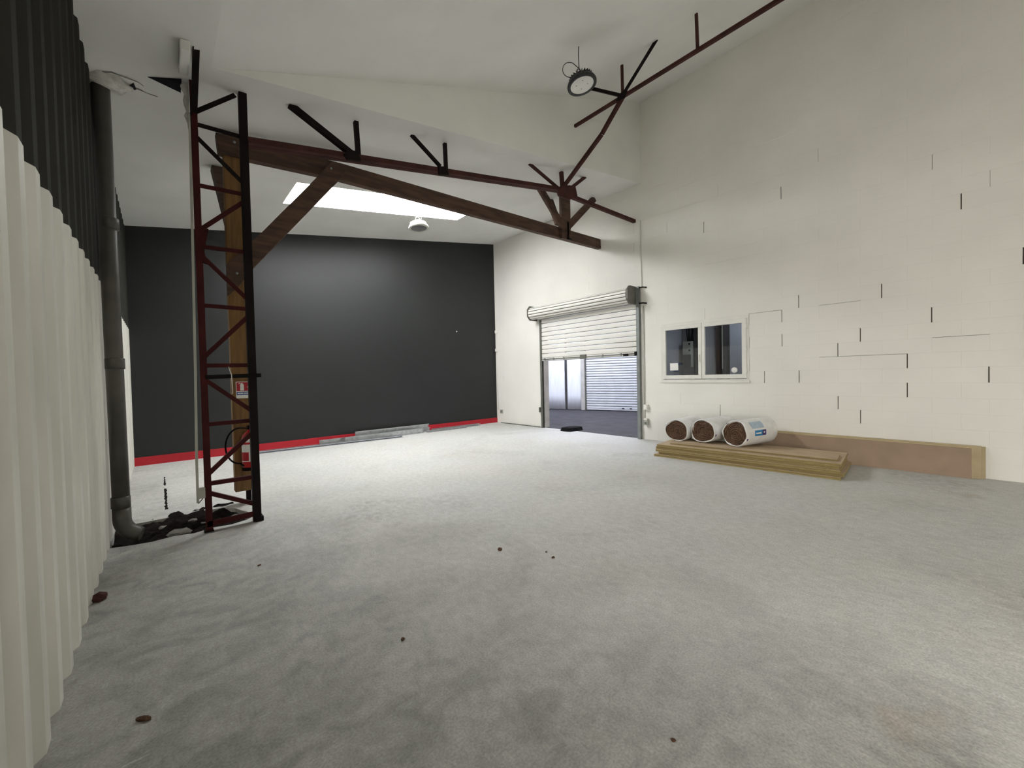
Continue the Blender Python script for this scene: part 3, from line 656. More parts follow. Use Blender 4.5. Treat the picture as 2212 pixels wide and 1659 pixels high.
for a, b in zip(pts, pts[1:]): bar(bm, a, b, .02, .025, up=(0, 1, 0))
obj('channel', bm, cabinet_grey, ct)
part_box('outlet_box', (.235, YT - .03, .335), (.295, YT, .44), cabinet_grey, ct, .004)
bm = NB(); bar(bm, (.24, YT - .01, .29), (.29, YT - .01, .35), .006, .012, up=(0, 1, 0)); obj('bracket', bm, black_iron, ct)
bm = NB(); tube(bm, [(.515, YT - .02, 1.60), (.52, YT - .03, 1.57), (.531, YT - .065, 1.52), (.533, YT - .065, 1.44), (.538, YT - .03, 1.33)], .004, 6); obj('loose_wire', bm, wire_white, origin=(.52, YT - .03, 1.6), props=P('thin white wire hanging from a rung of the lattice column', 'wire'))
# torn plasterboard casing around the head of the near leg
bm = NB(); n = 9; L_ = []
for i in range(n):
    t = i / (n - 1); z = 4.30 - .42 * t; wv = .05 + .012 * math.sin(i * 2.3) - .035 * t
    L_.append((bm.verts.new((.285 - wv + .006 * math.sin(i * 5), YT + .03, z)), bm.verts.new((.288, YT + .03, z)), bm.verts.new((.285 - wv, YT + .06, z)), bm.verts.new((.288, YT + .06, z))))
for a, b in zip(L_, L_[1:]):
    for i, j in ((0, 1), (1, 3), (3, 2), (2, 0)): bm.faces.new((a[i], a[j], b[j], b[i]))
bm.faces.new((L_[0][0], L_[0][1], L_[0][3], L_[0][2])); bm.faces.new((L_[-1][0], L_[-1][1], L_[-1][3], L_[-1][2]))
obj('plaster_strip', bm, plaster, origin=(.26, YT + .04, 4.3), props=P('ragged white plasterboard strip at the head of the lattice column', 'plasterboard'))
bm = NB(); hexa(bm, [(.205, 4.26, cb(.2) - .09), (.275, 4.26, cb(.27) - .09), (.275, 4.62, cb(.27) - .09), (.205, 4.62, cb(.2) - .09), (.205, 4.26, cb(.2)), (.275, 4.26, cb(.27)), (.275, 4.62, cb(.27)), (.205, 4.62, cb(.2))])
obj('plaster_casing', bm, ceil_paint, origin=(.24, 4.44, 4.3), props=P('small white boxed casing under the ceiling beside the column head', 'casing'), bevel=.01)
bm = NB(); q_ = [(.00, 4.93), (.235, 4.83), (.235, 5.02)]
A_ = [bm.verts.new((x, y, cb(x) - .004)) for x, y in q_]; B_ = [bm.verts.new((x, y, cb(x) - .03 * (i > 0))) for i, (x, y) in enumerate(q_)]
bm.faces.new(A_); bm.faces.new(B_[::-1]); [bm.faces.new((A_[i], A_[(i + 1) % 3], B_[(i + 1) % 3], B_[i])) for i in range(3)]
obj('ceiling_void_plate', bm, dark_void, origin=(.15, 4.93, 4.28), props=P('dark pointed plate drawn as a cleat under the ceiling left of the column head', 'hole'))  # dark plate added in place of a hole in the plasterboard

# ------------------------------------------------------------------ steel roof truss in the plane of the lattice column
tr = thing('steel_truss', 'dark red steel truss spanning from lattice column to block wall', 'truss', (3.2, YT, 3.9))
def slab(bm, pts, y0, y1):
    A_ = [bm.verts.new((x, y0, z)) for x, z in pts]; B_ = [bm.verts.new((x, y1, z)) for x, z in pts]; n = len(pts)
    bm.faces.new(A_); bm.faces.new(B_[::-1]); [bm.faces.new((A_[i], A_[(i + 1) % n], B_[(i + 1) % n], B_[i])) for i in range(n)]
def chord(name, p, q, w, par, m):
    bm = NB(); p, q = Vector(p), Vector(q)
    angle(bm, p + Vector((0, .004, 0)), q + Vector((0, .004, 0)), w, .009, flip=-1); angle(bm, p - Vector((0, w + .004, 0)), q - Vector((0, w + .004, 0)), w, .009, flip=1); return obj(name, bm, m, par)
chord('bottom_chord', (.74, YT + .035, 3.905), (5.62, YT + .035, 4.845), .06, tr, steel_brown)
bm = NB(); angle(bm, (5.72, YT, 4.80), (XR, 4.70, 4.775), .065, .009); obj('end_chord', bm, steel_brown, tr)
STR = [((1.80, 4.16), (1.144, cb(1.144)), .062), ((1.885, 4.12), (1.865, cb(1.865)), .05), ((3.04, 4.42), (2.60, cb(2.60)), .04), ((3.135, 4.37), (3.125, cb(3.125)), .045),
       ((5.56, 4.85), (4.80, cb(4.80)), .04), ((5.66, 4.84), (5.63, cb(5.63)), .06), ((5.74, 4.84), (6.33, cb(6.33)), .055)]
for (a, b, w) in STR:
    bm = NB(); angle(bm, (a[0], YT, a[1]), (b[0], YT, b[1] + .01), w, .008, up=(0, 1, 0)); obj('strut', bm, steel_dark if a[0] < 4 else steel_brown, tr)
for pl, m in (([(1.681, 4.082), (1.727, 4.034), (1.887, 4.074), (1.845, 4.173), (1.741, 4.146)], steel_dark), ([(2.958, 4.372), (2.977, 4.258), (3.129, 4.299), (3.094, 4.404), (3.01, 4.377)], steel_dark),
              ([(5.432, 4.733), (5.468, 4.669), (5.75, 4.68), (5.995, 4.783), (5.932, 4.972), (5.758, 4.946), (5.587, 4.886)], steel_brown)):
    bm = NB(); slab(bm, pl, YT - .085, YT - .05); obj('gusset', bm, m, tr)

# lengthways bracing truss under the near ceiling
XB_ = 5.67
lt = thing('bracing_truss', 'thin dark steel bracing truss under the high near ceiling', 'truss', (XB_, 3.5, 5.8))
bm = NB(); angle(bm, (XB_, YK, 5.88), (XB_, YF, 5.86), .045, .007); obj('bottom_chord', bm, steel_brown, lt)
for a, b, w in (((XB_, 3.559, 5.90), (XB_, 3.564, cn(XB_)), .035), ((XB_, 2.376, 5.87), (XB_, 2.389, cn(XB_)), .035), ((XB_, 0.9, 5.87), (XB_, .9, cn(XB_)), .035)):
    bm = NB(); angle(bm, a, b, w, .006, up=(0, 1, 0)); obj('hanger', bm, steel_brown, lt)
for a, b, w in (((XB_, 3.52, 5.90), (XB_, 2.955, cn(XB_)), .062), ((XB_, 3.56, 5.89), (XB_, 4.22, cn(XB_)), .045)):
    bm = NB(); angle(bm, a, b, w, .008, up=(1, 0, 0)); obj('strut', bm, steel_dark, lt)
bm = NB(); angle(bm, (XB_, 3.53, 5.90), (XB_, 3.967, 5.474), .055, .008, up=(1, 0, 0)); angle(bm, (XB_, 3.967, 5.474), (5.66, 4.80, 4.92), .055, .008, up=(1, 0, 0)); obj('diagonal', bm, steel_brown, lt)
bm = NB(); pl = [(3.44, 5.95), (3.62, 5.93), (3.66, 5.84), (3.50, 5.82)]; A_ = [bm.verts.new((XB_ - .03, y, z)) for y, z in pl]; B_ = [bm.verts.new((XB_ - .02, y, z)) for y, z in pl]
bm.faces.new(A_); bm.faces.new(B_[::-1]); [bm.faces.new((A_[i], A_[(i + 1) % 4], B_[(i + 1) % 4], B_[i])) for i in range(4)]; obj('gusset', bm, steel_dark, lt)

# ------------------------------------------------------------------ timber frame behind the steel
YP = 5.62
tf = thing('timber_frame', 'brown timber post and tie beam frame behind the lattice column', 'timber frame', (.74, YP + .06, 0))
bm = NB(); box(bm, (.622, YP, .15), (.85, YP + .13, 4.34)); obj('post', bm, timber_ochre, tf, bevel=.008)
bm = NB(); box(bm, (.735, YP + .05, -.12), (.785, YP + .09, .17)); obj('peg', bm, steel_dark, tf)
bm = NB(); bar(bm, (.565, YP + .02, 4.175), (1.90, YP + .02, 4.29), .10, .225); bar(bm, (1.90, YP + .02, 4.29), (XR - .004, YP + .02, 4.515), .10, .225); obj('tie_beam', bm, timber, tf, bevel=.006)
bm = NB(); slab(bm, [(.605, 2.43), (.71, 2.545), (.866, 2.785), (1.893, 4.143), (2.02, 4.36), (1.80, 4.36), (1.632, 4.125), (.946, 3.207), (.605, 2.79)], YP - .10, YP - .035); obj('knee_brace', bm, timber, tf, bevel=.006)
bm = NB(); bar(bm, (.715, YP + .10, 3.20), (.665, 6.72, cb(.665) - .01), .13, .12); obj('back_brace', bm, timber, tf, bevel=.006)
bm = NB(); box(bm, (6.41, YP - .10, 4.33), (6.70, YP - .03, cb(6.55))); obj('king_post', bm, timber, tf, bevel=.006)
bm = NB(); bar(bm, (6.50, YP - .06, 4.56), (5.80, YP - .06, cb(5.80)), .06, .15, up=(0, 0, 1)); obj('strut', bm, timber, tf, bevel=.005)
bm = NB(); bar(bm, (6.62, YP - .06, 4.60), (7.60, YP - .06, cb(7.60) - .01), .06, .14, up=(0, 0, 1)); obj('strut', bm, timber, tf, bevel=.005)
bm = NB(); bar(bm, (6.52, YP + .10, 4.70), (6.60, 6.02, cb(6.6) - .01), .12, .10); obj('strut', bm, timber, tf, bevel=.005)
bm = NB(); tube(bm, [(6.60, YP - .115, 4.36), (6.60, YP - .115, 4.70)], .018, 8); tube(bm, [(6.56, YP - .12, 4.345), (6.68, YP - .12, 4.345)], .022, 8); obj('bolt', bm, black_iron, tf)
for c in ((.70, 2.70), (1.78, 4.25), (.72, 4.2)):
    bm = NB(); lathe(bm, [(0, -.012), (.014, -.012), (.014, .0), (0, 0.0)], (c[0], YP - .10, c[1]), 8, axis='y'); obj('bolt', bm, grey_metal, tf)

# fire extinguisher sign on the post
sg = thing('fire_extinguisher_sign', 'red and white fire extinguisher sign on the timber post', 'sign', (.757, YP - .004, 1.25))
part_box('plate', (.662, YP - .004, 1.253), (.852, YP - .001, 1.449), white_print, sg)
part_box('red_field', (.668, YP - .006, 1.338), (.846, YP - .004, 1.443), red_paint, sg)
part_box('blue_band', (.668, YP - .006, 1.292), (.846, YP - .004, 1.330), blue_print, sg)
def flat(bm, pts, y):
    A_ = [bm.verts.new((x, y, z)) for x, z in pts]; B_ = [bm.verts.new((x, y + .0015, z)) for x, z in pts]; n = len(pts)
    bm.faces.new(A_); bm.faces.new(B_[::-1]); [bm.faces.new((A_[i], A_[(i + 1) % n], B_[(i + 1) % n], B_[i])) for i in range(n)]
bm = NB(); cx = .722
flat(bm, [(cx - .018, 1.345), (cx + .018, 1.345), (cx + .018, 1.412), (cx + .011, 1.424), (cx - .011, 1.424), (cx - .018, 1.412)], YP - .008)
flat(bm, [(cx - .006, 1.424), (cx + .006, 1.424), (cx + .006, 1.434), (cx - .006, 1.434)], YP - .008)
flat(bm, [(cx - .005, 1.428), (cx - .026, 1.434), (cx - .036, 1.424), (cx - .032, 1.420), (cx - .024, 1.428), (cx - .006, 1.423)], YP - .008)
obj('pictogram', bm, white_print, sg)
bm = NB()
for k in range(3):
    x0 = .775 + k * .022
    flat(bm, [(x0, 1.350), (x0 + .016, 1.362), (x0 + .011, 1.385), (x0 + .02, 1.405), (x0 + .012, 1.436), (x0 + .008, 1.408), (x0 + .0, 1.388), (x0 + .006, 1.366)], YP - .008)
obj('flame_pictogram', bm, white_print, sg)
bm = NB()
for x0, w in ((.676, .022), (.702, .030), (.738, .018), (.760, .034), (.800, .026)): flat(bm, [(x0, 1.305), (x0 + w, 1.305), (x0 + w, 1.318), (x0, 1.318)], YP - .008)
obj('band_print', bm, white_print, sg)

# fire extinguisher hanging on the post
fx = thing('fire_extinguisher', 'red fire extinguisher hanging on the timber post', 'extinguisher', (.765, YP - .10, .42))
EC = (.768, YP - .095)
bm = NB(); lathe(bm, [(0, .44), (.078, .44), (.082, .46), (.082, .78), (.074, .82), (.045, .855), (.022, .87), (.022, .89), (0, .89)], (EC[0], EC[1], 0), 28); obj('body', bm, red_gloss, fx)
bm = NB(); lathe(bm, [(0, .415), (.086, .415), (.086, .452), (.0, .452)], (EC[0], EC[1], 0), 28); obj('base_ring', bm, black_rubber, fx)
def cyl_patch(bm, c, r, a0, a1, z0, z1, n=14):
    A_ = []
    for i in range(n + 1):
        a = a0 + (a1 - a0) * i / n; A_.append((bm.verts.new((c[0] + r * math.cos(a), c[1] + r * math.sin(a), z0)), bm.verts.new((c[0] + r * math.cos(a), c[1] + r * math.sin(a), z1))))
    for p, q in zip(A_, A_[1:]): bm.faces.new((p[0], q[0], q[1], p[1])).smooth = True
bm = NB(); cyl_patch(bm, EC, .0832, math.pi * 1.02, math.pi * 1.98, .52, .72); lb = obj('label', bm, white_print, fx, recalc=False)
bm = NB(); cyl_patch(bm, EC, .0840, math.pi * 1.02, math.pi * 1.40, .53, .63); obj('label_print', bm, red_paint, lb, recalc=False)
bm = NB(); cyl_patch(bm, EC, .0832, math.pi * 1.1, math.pi * 1.9, .745, .785); obj('label', bm, white_print, fx, recalc=False)
bm = NB(); box(bm, (EC[0] - .02, EC[1] - .02, .885), (EC[0] + .02, EC[1] + .02, .925)); bar(bm, (EC[0] - .03, EC[1], .925), (EC[0] + .09, EC[1], .945), .02, .012); bar(bm, (EC[0] - .02, EC[1], .90), (EC[0] + .085, EC[1], .905), .018, .008); obj('valve', bm, black_rubber, fx, bevel=.003)
pts = []
for i in range(22):
    t = i / 21; a = math.radians(80 + 190 * t)
    pts.append((.665 + .135 * math.cos(a) * (1.0 if t < .8 else 1 - .1 * (t - .8)), EC[1] - .03, .71 + .205 * math.sin(a)))
pts = [(EC[0] - .01, EC[1] - .01, .905)] + pts[1:] + [(.70, EC[1] - .04, .47)]
bm = NB(); tube(bm, pts, .009, 8); obj('hose', bm, black_rubber, fx)
bm = NB(); box(bm, (EC[0] - .02, EC[1] + .07, .78), (EC[0] + .02, YP, .86)); obj('wall_bracket', bm, black_iron, fx)

# ------------------------------------------------------------------ downpipe
PC = (-.302, 5.15); PR = 0.062
dp = thing('downpipe', 'grey plastic downpipe standing against the corrugated wall', 'pipe', (PC[0], PC[1], 0))
bm = NB(); tube(bm, [(PC[0] - .02, PC[1], cb(-.3)), (PC[0], PC[1], .28)], PR, 24); obj('pipe', bm, pvc_grey, dp)
for z in (2.92, 1.64, .36):
    bm = NB(); tube(bm, [(PC[0] - .003, PC[1], z - .05), (PC[0] - .003, PC[1], z + .045), (PC[0] - .003, PC[1], z + .05)], [PR + .006, PR + .006, PR + .002], 24); obj('socket', bm, pvc_grey, dp)
pts = [(PC[0], PC[1], .30)]
for i in range(9):
    a = math.radians(90 * i / 8 * .85); pts.append((PC[0] + .17 * (1 - math.cos(a)), PC[1] - .05 * (1 - math.cos(a)), .20 - .17 * math.sin(a) ))
bm = NB(); tube(bm, pts, [PR + .004] * (len(pts) - 1) + [PR - .004], 20); obj('elbow', bm, pvc_grey, dp)
bm = NB(); bmesh.ops.create_uvsphere(bm, u_segments=24, v_segments=12, radius=1)
for v in bm.verts:
    k = 1 + .35 * mnoise.noise(v.co * 2.2); v.co = Vector((PC[0] + .03 + v.co.x * .15 * k, PC[1] - .02 + v.co.y * .11 * k, cb(-.28) - .015 + v.co.z * .07 * k))
for f in bm.faces: f.smooth = True
obj('plaster_collar', bm, plaster, origin=(PC[0], PC[1], 4.2), props=P('lump of white filler around the top of the downpipe', 'plaster'))
bm = NB(); pl = [(-.14, 5.16), (-.10, 5.08), (-.085, 5.17), (-.12, 5.2)]
A_ = [bm.verts.new((x, y, cb(x) - .012)) for x, y in pl]; B_ = [bm.verts.new((x, y, cb(x))) for x, y in pl]; bm.faces.new(A_); bm.faces.new(B_[::-1]); [bm.faces.new((A_[i], A_[(i + 1) % 4], B_[(i + 1) % 4], B_[i])) for i in range(4)]
obj('torn_membrane', bm, dark_void, origin=(-.11, 5.15, 4.24), props=P('dark blue scrap of membrane beside the downpipe top', 'membrane'))
def ceil_crack(pts, w, label):
    bm = NB(); A_ = []
    for i, (x, y) in enumerate(pts):
        ww = w * (.4 + .6 * random.random()) * (1 - .7 * i / len(pts)); A_.append((bm.verts.new((x, y - ww, cb(x) - .003)), bm.verts.new((x, y + ww, cb(x) - .003))))
    for p, q in zip(A_, A_[1:]): bm.faces.new((p[0], q[0], q[1], p[1]))
    o_ = obj('crack', bm, rubble_mat, ceiling, recalc=False)
ceil_crack([(-.30, 5.02), (-.24, 4.99), (-.18, 5.01), (-.12, 5.03), (-.07, 5.05), (-.03, 5.10)], .02, ''); ceil_crack([(-.10, 5.16), (-.06, 5.17), (-.02, 5.20), (.03, 5.22), (.07, 5.23)], .018, '')
# cracks in the slab
def floor_crack(pts, w):
    bm = NB(); A_ = []
    for i, (x, y) in enumerate(pts):
        ww = w * (.35 + .8 * random.random()); A_.append((bm.verts.new((x - ww, y, .0015)), bm.verts.new((x + ww * .8, y, .0015))))
    for p, q in zip(A_, A_[1:]): bm.faces.new((p[0], q[0], q[1], p[1]))
    obj('crack', bm, soil, floor, recalc=False)
floor_crack([(.012 + .003 * math.sin(i * 1.7), 6.03 + i * .055) for i in range(23)], .017); floor_crack([(.008 + .004 * math.sin(i * 2.1), 7.45 + i * .05) for i in range(15)], .014)
bm = NB(); A_ = []
for i in range(12):
    x = -.37 + .38 * i / 11; yy = 7.5 + .02 * math.sin(i * 1.3); A_.append((bm.verts.new((x, yy - .006, .0012)), bm.verts.new((x, yy + .006, .0012))))
for p, q in zip(A_, A_[1:]): bm.faces.new((p[0], q[0], q[1], p[1]))
obj('crack', bm, rubble_mat, floor, recalc=False)

# ------------------------------------------------------------------ pendant lamps
def high_bay(name, label, c, ztop, tilt, m_h, m_l, loop_cable):
    x, y, z = c; t = thing(name, label, 'lamp', c)
    R_ = Matrix.Rotation(tilt[0], 4, Vector(tilt[1]).normalized())
    def tr_(bm): bmesh.ops.rotate(bm, verts=bm.verts, cent=c, matrix=R_.to_3x3())
    bm = NB(); lathe(bm, [(.155, .004), (.195, -.0), (.198, .02), (.185, .05), (.150, .075), (.11, .10), (.0, .105)], c, 40); tr_(bm); obj('housing', bm, m_h, t)
    bm = NB()
    for k in range(24):
        a = 2 * math.pi * k / 24; d = Vector((math.cos(a), math.sin(a), 0)); p = Vector(c)
        bar(bm, p + d * .075 + Vector((0, 0, .11)), p + d * .155 + Vector((0, 0, .092)), .006, .045)
    tr_(bm); obj('heat_sink', bm, m_h, t)
    bm = NB(); lathe(bm, [(0, .085), (.07, .085), (.07, .15), (.06, .16), (0, .16)], c, 20); tr_(bm); obj('driver_case', bm, m_h, t)
    bm = NB(); lathe(bm, [(0, .012), (.150, .012), (.156, .006), (.158, .004)], c, 40); tr_(bm); ln = obj('lens', bm, m_l, t)
    for k in range(4):
        a = math.radians(45 + 90 * k); bm = NB(); lathe(bm, [(0, .009), (.006, .009), (.006, .013), (0, .013)], (x + .075 * math.cos(a), y + .075 * math.sin(a), z), 8); tr_(bm); obj('screw', bm, lamp_black, ln)
    bm = NB(); pts = [(x - .06 * 1, y, z + .155), (x - .05, y, z + .20), (x, y, z + .235), (x + .05, y, z + .20), (x + .06, y, z + .155)]; tube(bm, pts, .007, 8); tr_(bm); obj('bracket', bm, m_h, t)
    top = R_.to_3x3() @ Vector((0, 0, .235)) + Vector(c)
    bm = NB(); tube(bm, [top, top + Vector((.004, .006, .08)), top + Vector((-.006, .0, .18)), (top.x, top.y, ztop)], .006, 8); obj('cable', bm, m_h if loop_cable else wire_white, t)
    if loop_cable:
        bm = NB(); pts = []
        for i in range(16):
            a = math.radians(60 + 250 * i / 15); pts.append((top.x - .10 + .10 * math.cos(a) * .75, top.y + .08 - .06 * math.cos(a), top.z - .02 + .10 * math.sin(a)))
        tube(bm, [tuple(top)] + pts + [(x - .06, y + .04, z + .12)], .005, 6); obj('flex', bm, m_h, t)
    else:
        bm = NB(); tube(bm, [top + Vector((0, 0, .12)), top + Vector((.05, -.04, .04)), top + Vector((.06, -.05, -.05))], .005, 6); obj('flex', bm, m_h, t)
    return t
high_bay('high_bay_lamp', 'black round pendant lamp under the high near ceiling', (4.37, 3.36, 5.34), cn(4.37), (math.radians(-9), (0.79, 0.61, 0)), lamp_black, lens_white, True)
high_bay('high_bay_lamp', 'pale round pendant lamp below the long skylight', (3.93, 7.1, 4.41), cb(3.93), (math.radians(-5), (0.75, 0.66, 0)), lamp_skylit, lens_grey, False)

# ------------------------------------------------------------------ boards
def board(name, A, dirL, L, Wd, t, z, m_top, label, group, tongue=True):
    A = Vector((A[0], A[1], z)); d = Vector((dirL[0], dirL[1], 0)).normalized(); s = Vector((-d.y, d.x, 0))
    if s.x < 0: s = -s
    tg = .016
    if tongue: prof = [(0, 0), (Wd, 0), (Wd, t * .33), (Wd + tg, t * .36), (Wd + tg, t * .64), (Wd, t * .67), (Wd, t), (0, t), (0, t * .67), (tg, t * .64), (tg, t * .36), (0, t * .33)]
    else: prof = [(0, 0), (Wd, 0), (Wd, t), (0, t)]
    bm = NB(); extrude_profile(bm, prof, A, A + d * L, s, (0, 0, 1)); fix(bm)
    for f in bm.faces: f.material_index = 0 if abs(f.normal.z) > .9 else 1
    return obj(name, bm, [m_top, board_edge], origin=tuple(A + d * L / 2 + s * Wd / 2), props=P(label, 'board', group), recalc=False, bevel=.002)
BT = .0415
places = ('lowest', 'second from the bottom', 'middle', 'second from the top', 'topmost full size')
offs = ((-.02, .02), (.035, -.04), (.0, .0), (.04, .015), (.025, -.01))
for i in range(5):
    dx, dy = offs[i]
    board('floor_panel', (6.40 + dx, 3.48 + dy), (.164 + .006 * i - .01, -2.468), 2.48 + (.03 if i == 0 else 0), .99 - dx * .5, BT - .003, i * BT, board_face, 'tan chipboard floor panel, %s of the flat stack by the wall' % places[i], 'chipboard panels in the flat stack')
ZT = 5 * BT
board('floor_panel', (6.56, 3.30), (.20, -2.26), 2.25, .42, .022, ZT, board_face, 'narrow chipboard panel lying on top of the flat stack under the insulation rolls', 'chipboard panels in the flat stack')
# boards on edge against the wall
lean = .055
edges = ((7.735, -.13, 2.52, .385, .020, 'front one of the boards on edge against the wall'), (7.768, -.150, 2.50, .402, .018, 'second of the boards on edge against the wall'),
         (7.798, -.215, 2.46, .416, .020, 'third of the boards on edge against the wall'), (7.824, -.25, 2.50, .408, .020, 'rearmost of the boards on edge against the wall'))
for i, (x, y, L, h, t, w) in enumerate(edges):
    bm = NB(); tilt = .030
    hexa(bm, [(x, y, 0), (x + t, y, 0.0), (x + t, y + L, 0.0), (x, y + L, 0), (x + tilt, y, h), (x + t + tilt, y, h), (x + t + tilt, y + L, h), (x + tilt, y + L, h)]); fix(bm)
    for f in bm.faces: f.material_index = 0 if abs(f.normal.x) > .9 else 1
    obj('wall_board', bm, [board_face2 if i == 0 else board_pale, board_edge], origin=(x, y + L / 2, 0), props=P('long brown fibreboard, ' + w, 'board', 'boards on edge against the wall'), recalc=False, bevel=.002)

# ------------------------------------------------------------------ insulation rolls
UPV = Vector((0, 0, 1))
def insulation_roll(c, r, length, seed, label, with_label, ang):
    AX = Vector((math.cos(ang), math.sin(ang), 0)); SIDE = Vector((-math.sin(ang), math.cos(ang), 0))
    rnd = random.Random(seed); C = Vector(c); t = thing('insulation_roll', label, 'insulation roll', (c[0] + AX.x * length / 2, c[1] + AX.y * length / 2, c[2] - r), 'insulation rolls on the boards')
    n = 48
    def rad(a, s):
        k = 1 + .035 * math.sin(2 * a + seed) + .02 * math.sin(3 * a + 2 * seed) + .012 * mnoise.noise(Vector((math.cos(a) * 3, math.sin(a) * 3, s * 5 + seed)))
        if math.sin(a) < -.75: k *= 1 - .06 * (-math.sin(a) - .75) / .25
        return r * k
    def pt(a, s, k=1.0): return C + AX * s + (SIDE * math.cos(a) + UPV * math.sin(a)) * rad(a, s) * k
    bm = NB(); rings = []
    stations = [(.02, .87), (.0, .90), (-.010 , .945), (.006, .985), (.045, 1.0)] + [(.05 + (length - .1) * i / 8, 1.0) for i in range(1, 9)] + [(length - .015, .95), (length, .8), (length, .01)]
    for s, k in stations: rings.append([bm.verts.new(pt(2 * math.pi * j / n, s + (.012 * math.sin(5 * 2 * math.pi * j / n + seed) if s < .02 else 0), k + (.05 * math.sin(3 * 2 * math.pi * j / n + seed * 2) if s < .04 and k < .9 else 0))) for j in range(n)])
    for a, b in zip(rings, rings[1:]):
        for j in range(n): bm.faces.new((a[j], a[(j + 1) % n], b[(j + 1) % n], b[j])).smooth = True
    obj('wrapper', bm, film_white, t)
    # wound wool end, ridged spiral
    bm = NB(); turns = 6.5; nr = 42; rg = []
    for i in range(nr + 1):
        fr = i / nr; ring = []
        for j in range(n):
            a = 2 * math.pi * j / n; ph = fr * turns - j / n
            dz = .022 * (abs((ph % 1) - .5) * 2) ** 1.5 + .010 * mnoise.noise(Vector((fr * 9 * math.cos(a), fr * 9 * math.sin(a), seed)))
            ring.append(bm.verts.new(C + AX * (.000 + dz) + (SIDE * math.cos(a) + UPV * math.sin(a)) * rad(a, 0) * .905 * max(fr, .004)))
        rg.append(ring)
    for a, b in zip(rg, rg[1:]):
        for j in range(n): bm.faces.new((a[j], a[(j + 1) % n], b[(j + 1) % n], b[j]))
    obj('wool_core', bm, wool, t)
    for a in (rnd.uniform(.2, 1.2), rnd.uniform(3, 4.2), rnd.uniform(5, 6)):
        bm = NB(); A_ = [(bm.verts.new(pt(a + .03 * i, .012, 1.006)), bm.verts.new(pt(a + .03 * i, .042, 1.006))) for i in range(7)]
        for p, q in zip(A_, A_[1:]): bm.faces.new((p[0], q[0], q[1], p[1]))
        obj('tape_mark', bm, label_purple, t, recalc=False)
    if with_label:
        def patch(nm, a0, a1, s0, s1, m, k, par):
            bm = NB(); A_ = [[bm.verts.new(pt(a0 + (a1 - a0) * i / 10, s0 + (s1 - s0) * j / 6, k)) for j in range(7)] for i in range(11)]
            for i in range(10):
                for j in range(6): bm.faces.new((A_[i][j], A_[i + 1][j], A_[i + 1][j + 1], A_[i][j + 1])).smooth = True
            return obj(nm, bm, m, par, recalc=False)
        a_mid = math.radians(180)
        lb = patch('label', a_mid + .15, a_mid - .33 + .05, .20, .47, label_blue, 1.008, t)
        patch('label_text', a_mid + .0, a_mid - .10, .225, .37, white_print, 1.012, lb); patch('label_logo_field', a_mid + .15, a_mid - .33 + .05, .40, .50, label_purple, 1.011, lb); patch('label_logo', a_mid - .02, a_mid - .14, .43, .465, white_print, 1.014, lb)
        patch('label', a_mid - .42, a_mid - .95, .14, .46, label_pale, 1.008, t)
    return t
insulation_roll((6.86, 3.325, .408), .205, .86, 1, 'insulation roll in white film, farthest from the blue label', False, math.radians(3))
insulation_roll((6.88, 2.875, .432), .212, .86, 2.2, 'insulation roll in white film, middle one of three on the boards', False, math.radians(-7))
insulation_roll((6.86, 2.365, .440), .215, .86, 3.9, 'insulation roll in white film with a blue label on its side', True, math.radians(-14))

# ------------------------------------------------------------------ galvanised studs along the charcoal wall
def stud(p, q, w, h, m, label, roll=0.0):
    p, q = Vector(p), Vector(q); d = (q - p).normalized(); s = Vector((d.y, -d.x, 0)).normalized() * 1.0; u = s.cross(d)
    if u.z < 0: u = -u
    Rm = Matrix.Rotation(roll, 3, d); s = Rm @ s; u = Rm @ u
    t = .0025; lip = .012
    prof = [(0, 0), (w, 0), (w, lip), (w - t, lip), (w - t, t), (t, t), (t, h - t), (w - t, h - t), (w - t, h - lip), (w, h - lip), (w, h), (0, h)]
    bm = NB(); extrude_profile(bm, prof, p, q, s, u)
    return obj('metal_stud', bm, m, origin=tuple((p + q) / 2), props=P(label, 'metal stud', 'metal studs along the charcoal wall'))
galv_dark = mat('galvanised_track', (0.50, 0.52, 0.58, 1), 0.22, metal=0.95, var=0.12, scale=12)
stud((1.42, 9.27, .003), (4.4, 9.04, .003), .05, .05, galv_dark, 'shiny metal track lying nearest the viewer, reaching towards the timber post')
stud((1.36, 9.36, .003), (3.05, 9.24, .003), .05, .045, galv, 'metal track on the floor just behind the shiny one')
stud((2.62, 9.47, .003), (5.4, 9.47, .003), .05, .10, galv, 'metal stud against the skirting whose end shows beside the pile')
stud((3.12, 9.30, .003), (5.12, 9.33, .003), .05, .125, galv, 'tall metal stud with the dark open end in the middle of the pile')
stud((3.42, 9.48, .106), (5.38, 9.49, .106), .05, .10, galv, 'metal stud lying highest on the pile against the charcoal wall')
stud((5.46, 9.47, .003), (7.02, 9.43, .003), .10, .06, galv, 'metal stud reaching farthest towards the block wall')
stud((5.2, 9.28, .003), (6.45, 9.27, .003), .05, .055, galv, 'short metal stud in front of the far end of the pile')
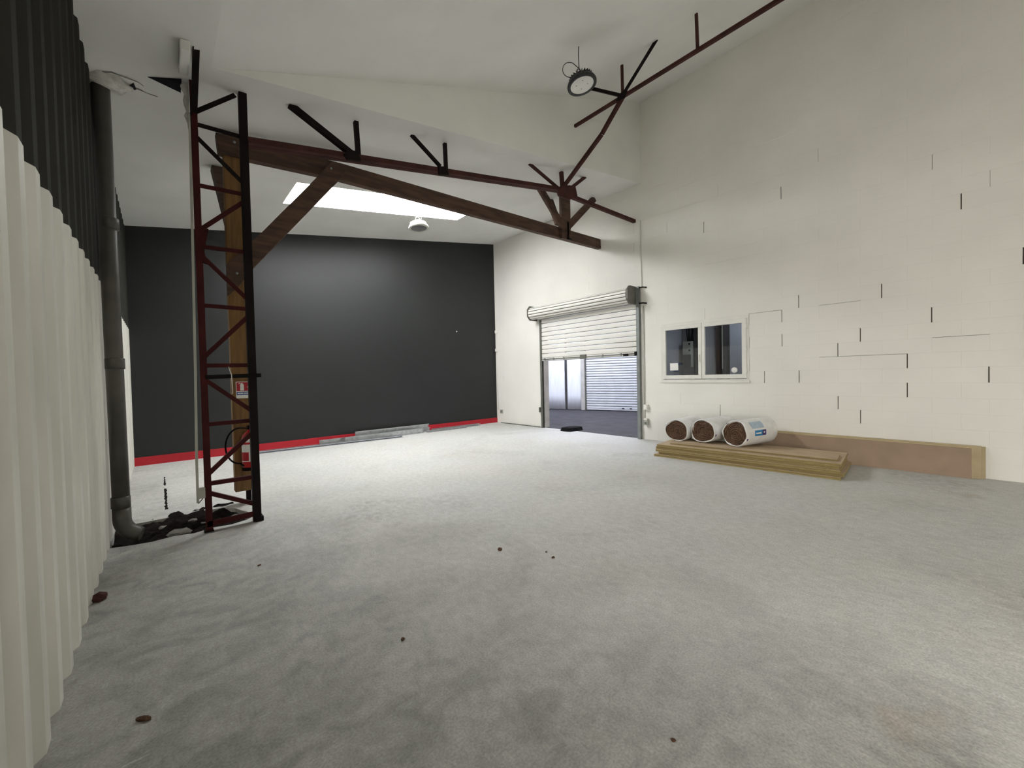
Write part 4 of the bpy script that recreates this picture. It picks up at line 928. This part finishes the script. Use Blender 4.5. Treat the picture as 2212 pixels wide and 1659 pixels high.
# ------------------------------------------------------------------ odds and ends on the floor
def pad():
    bm = NB(); n = 20; top, bot = [], []
    for i in range(n):
        a = 2 * math.pi * i / n; sx = .30 * (abs(math.cos(a)) ** .6) * (1 if math.cos(a) >= 0 else -1); sy = .21 * (abs(math.sin(a)) ** .6) * (1 if math.sin(a) >= 0 else -1)
        k = 1 + .08 * mnoise.noise(Vector((i * .9, 2, 1)))
        bot.append(bm.verts.new((7.96 + sx * k, 6.66 + sy * k, .0))); top.append(bm.verts.new((7.97 + sx * k * .9, 6.66 + sy * k * .88, .085 + .02 * mnoise.noise(Vector((sx * 6, sy * 6, 4))))))
    c = bm.verts.new((7.97, 6.66, .11))
    for i in range(n):
        j = (i + 1) % n; bm.faces.new((bot[i], bot[j], top[j], top[i])); bm.faces.new((top[i], top[j], c)).smooth = True
    bm.faces.new(bot[::-1]); return obj('rubber_mat', bm, black_rubber, origin=(7.96, 6.66, 0), props=P('folded black rubber mat on the threshold under the shutter', 'mat'))
pad()
chunk('dry_leaf', (-.097, 2.331, 0), (.035, .014, .010), mat_brown, 'dry brown leaf scrap on the floor near the corrugated wall', 'leaf', 4)
chunk('crumpled_scrap', (-.345, 3.83, 0), (.035, .04, .035), mat('maroon_scrap', srgb(78, 44, 42), .9, var=.3, scale=30), 'crumpled maroon scrap at the foot of the corrugated wall', 'scrap', 3)
for i, (x, y, s, w) in enumerate(((2.285, 2.123, .012, 'reddish pebble, right one of the pair in mid floor'), (2.074, 2.529, .018, 'reddish flat chip left of the pebbles in mid floor'), (2.318, 2.229, .008, 'tiny dark pebble beside the reddish one in mid floor'),
                                   (.962, 2.039, .010, 'dark crumb on the bare concrete below mid floor'), (1.467, .739, .008, 'dark crumb at the near edge of the floor'), (.539, 3.643, .010, 'dark crumb on the floor before the lattice column'))):
    chunk('floor_pebble', (x, y, 0), (s * 1.3, s, s * .6), mat_brown, w, 'pebble', 40 + i, 'crumbs on the concrete floor')
for o_ in bpy.data.objects:
    if '_o' in o_: del o_['_o']
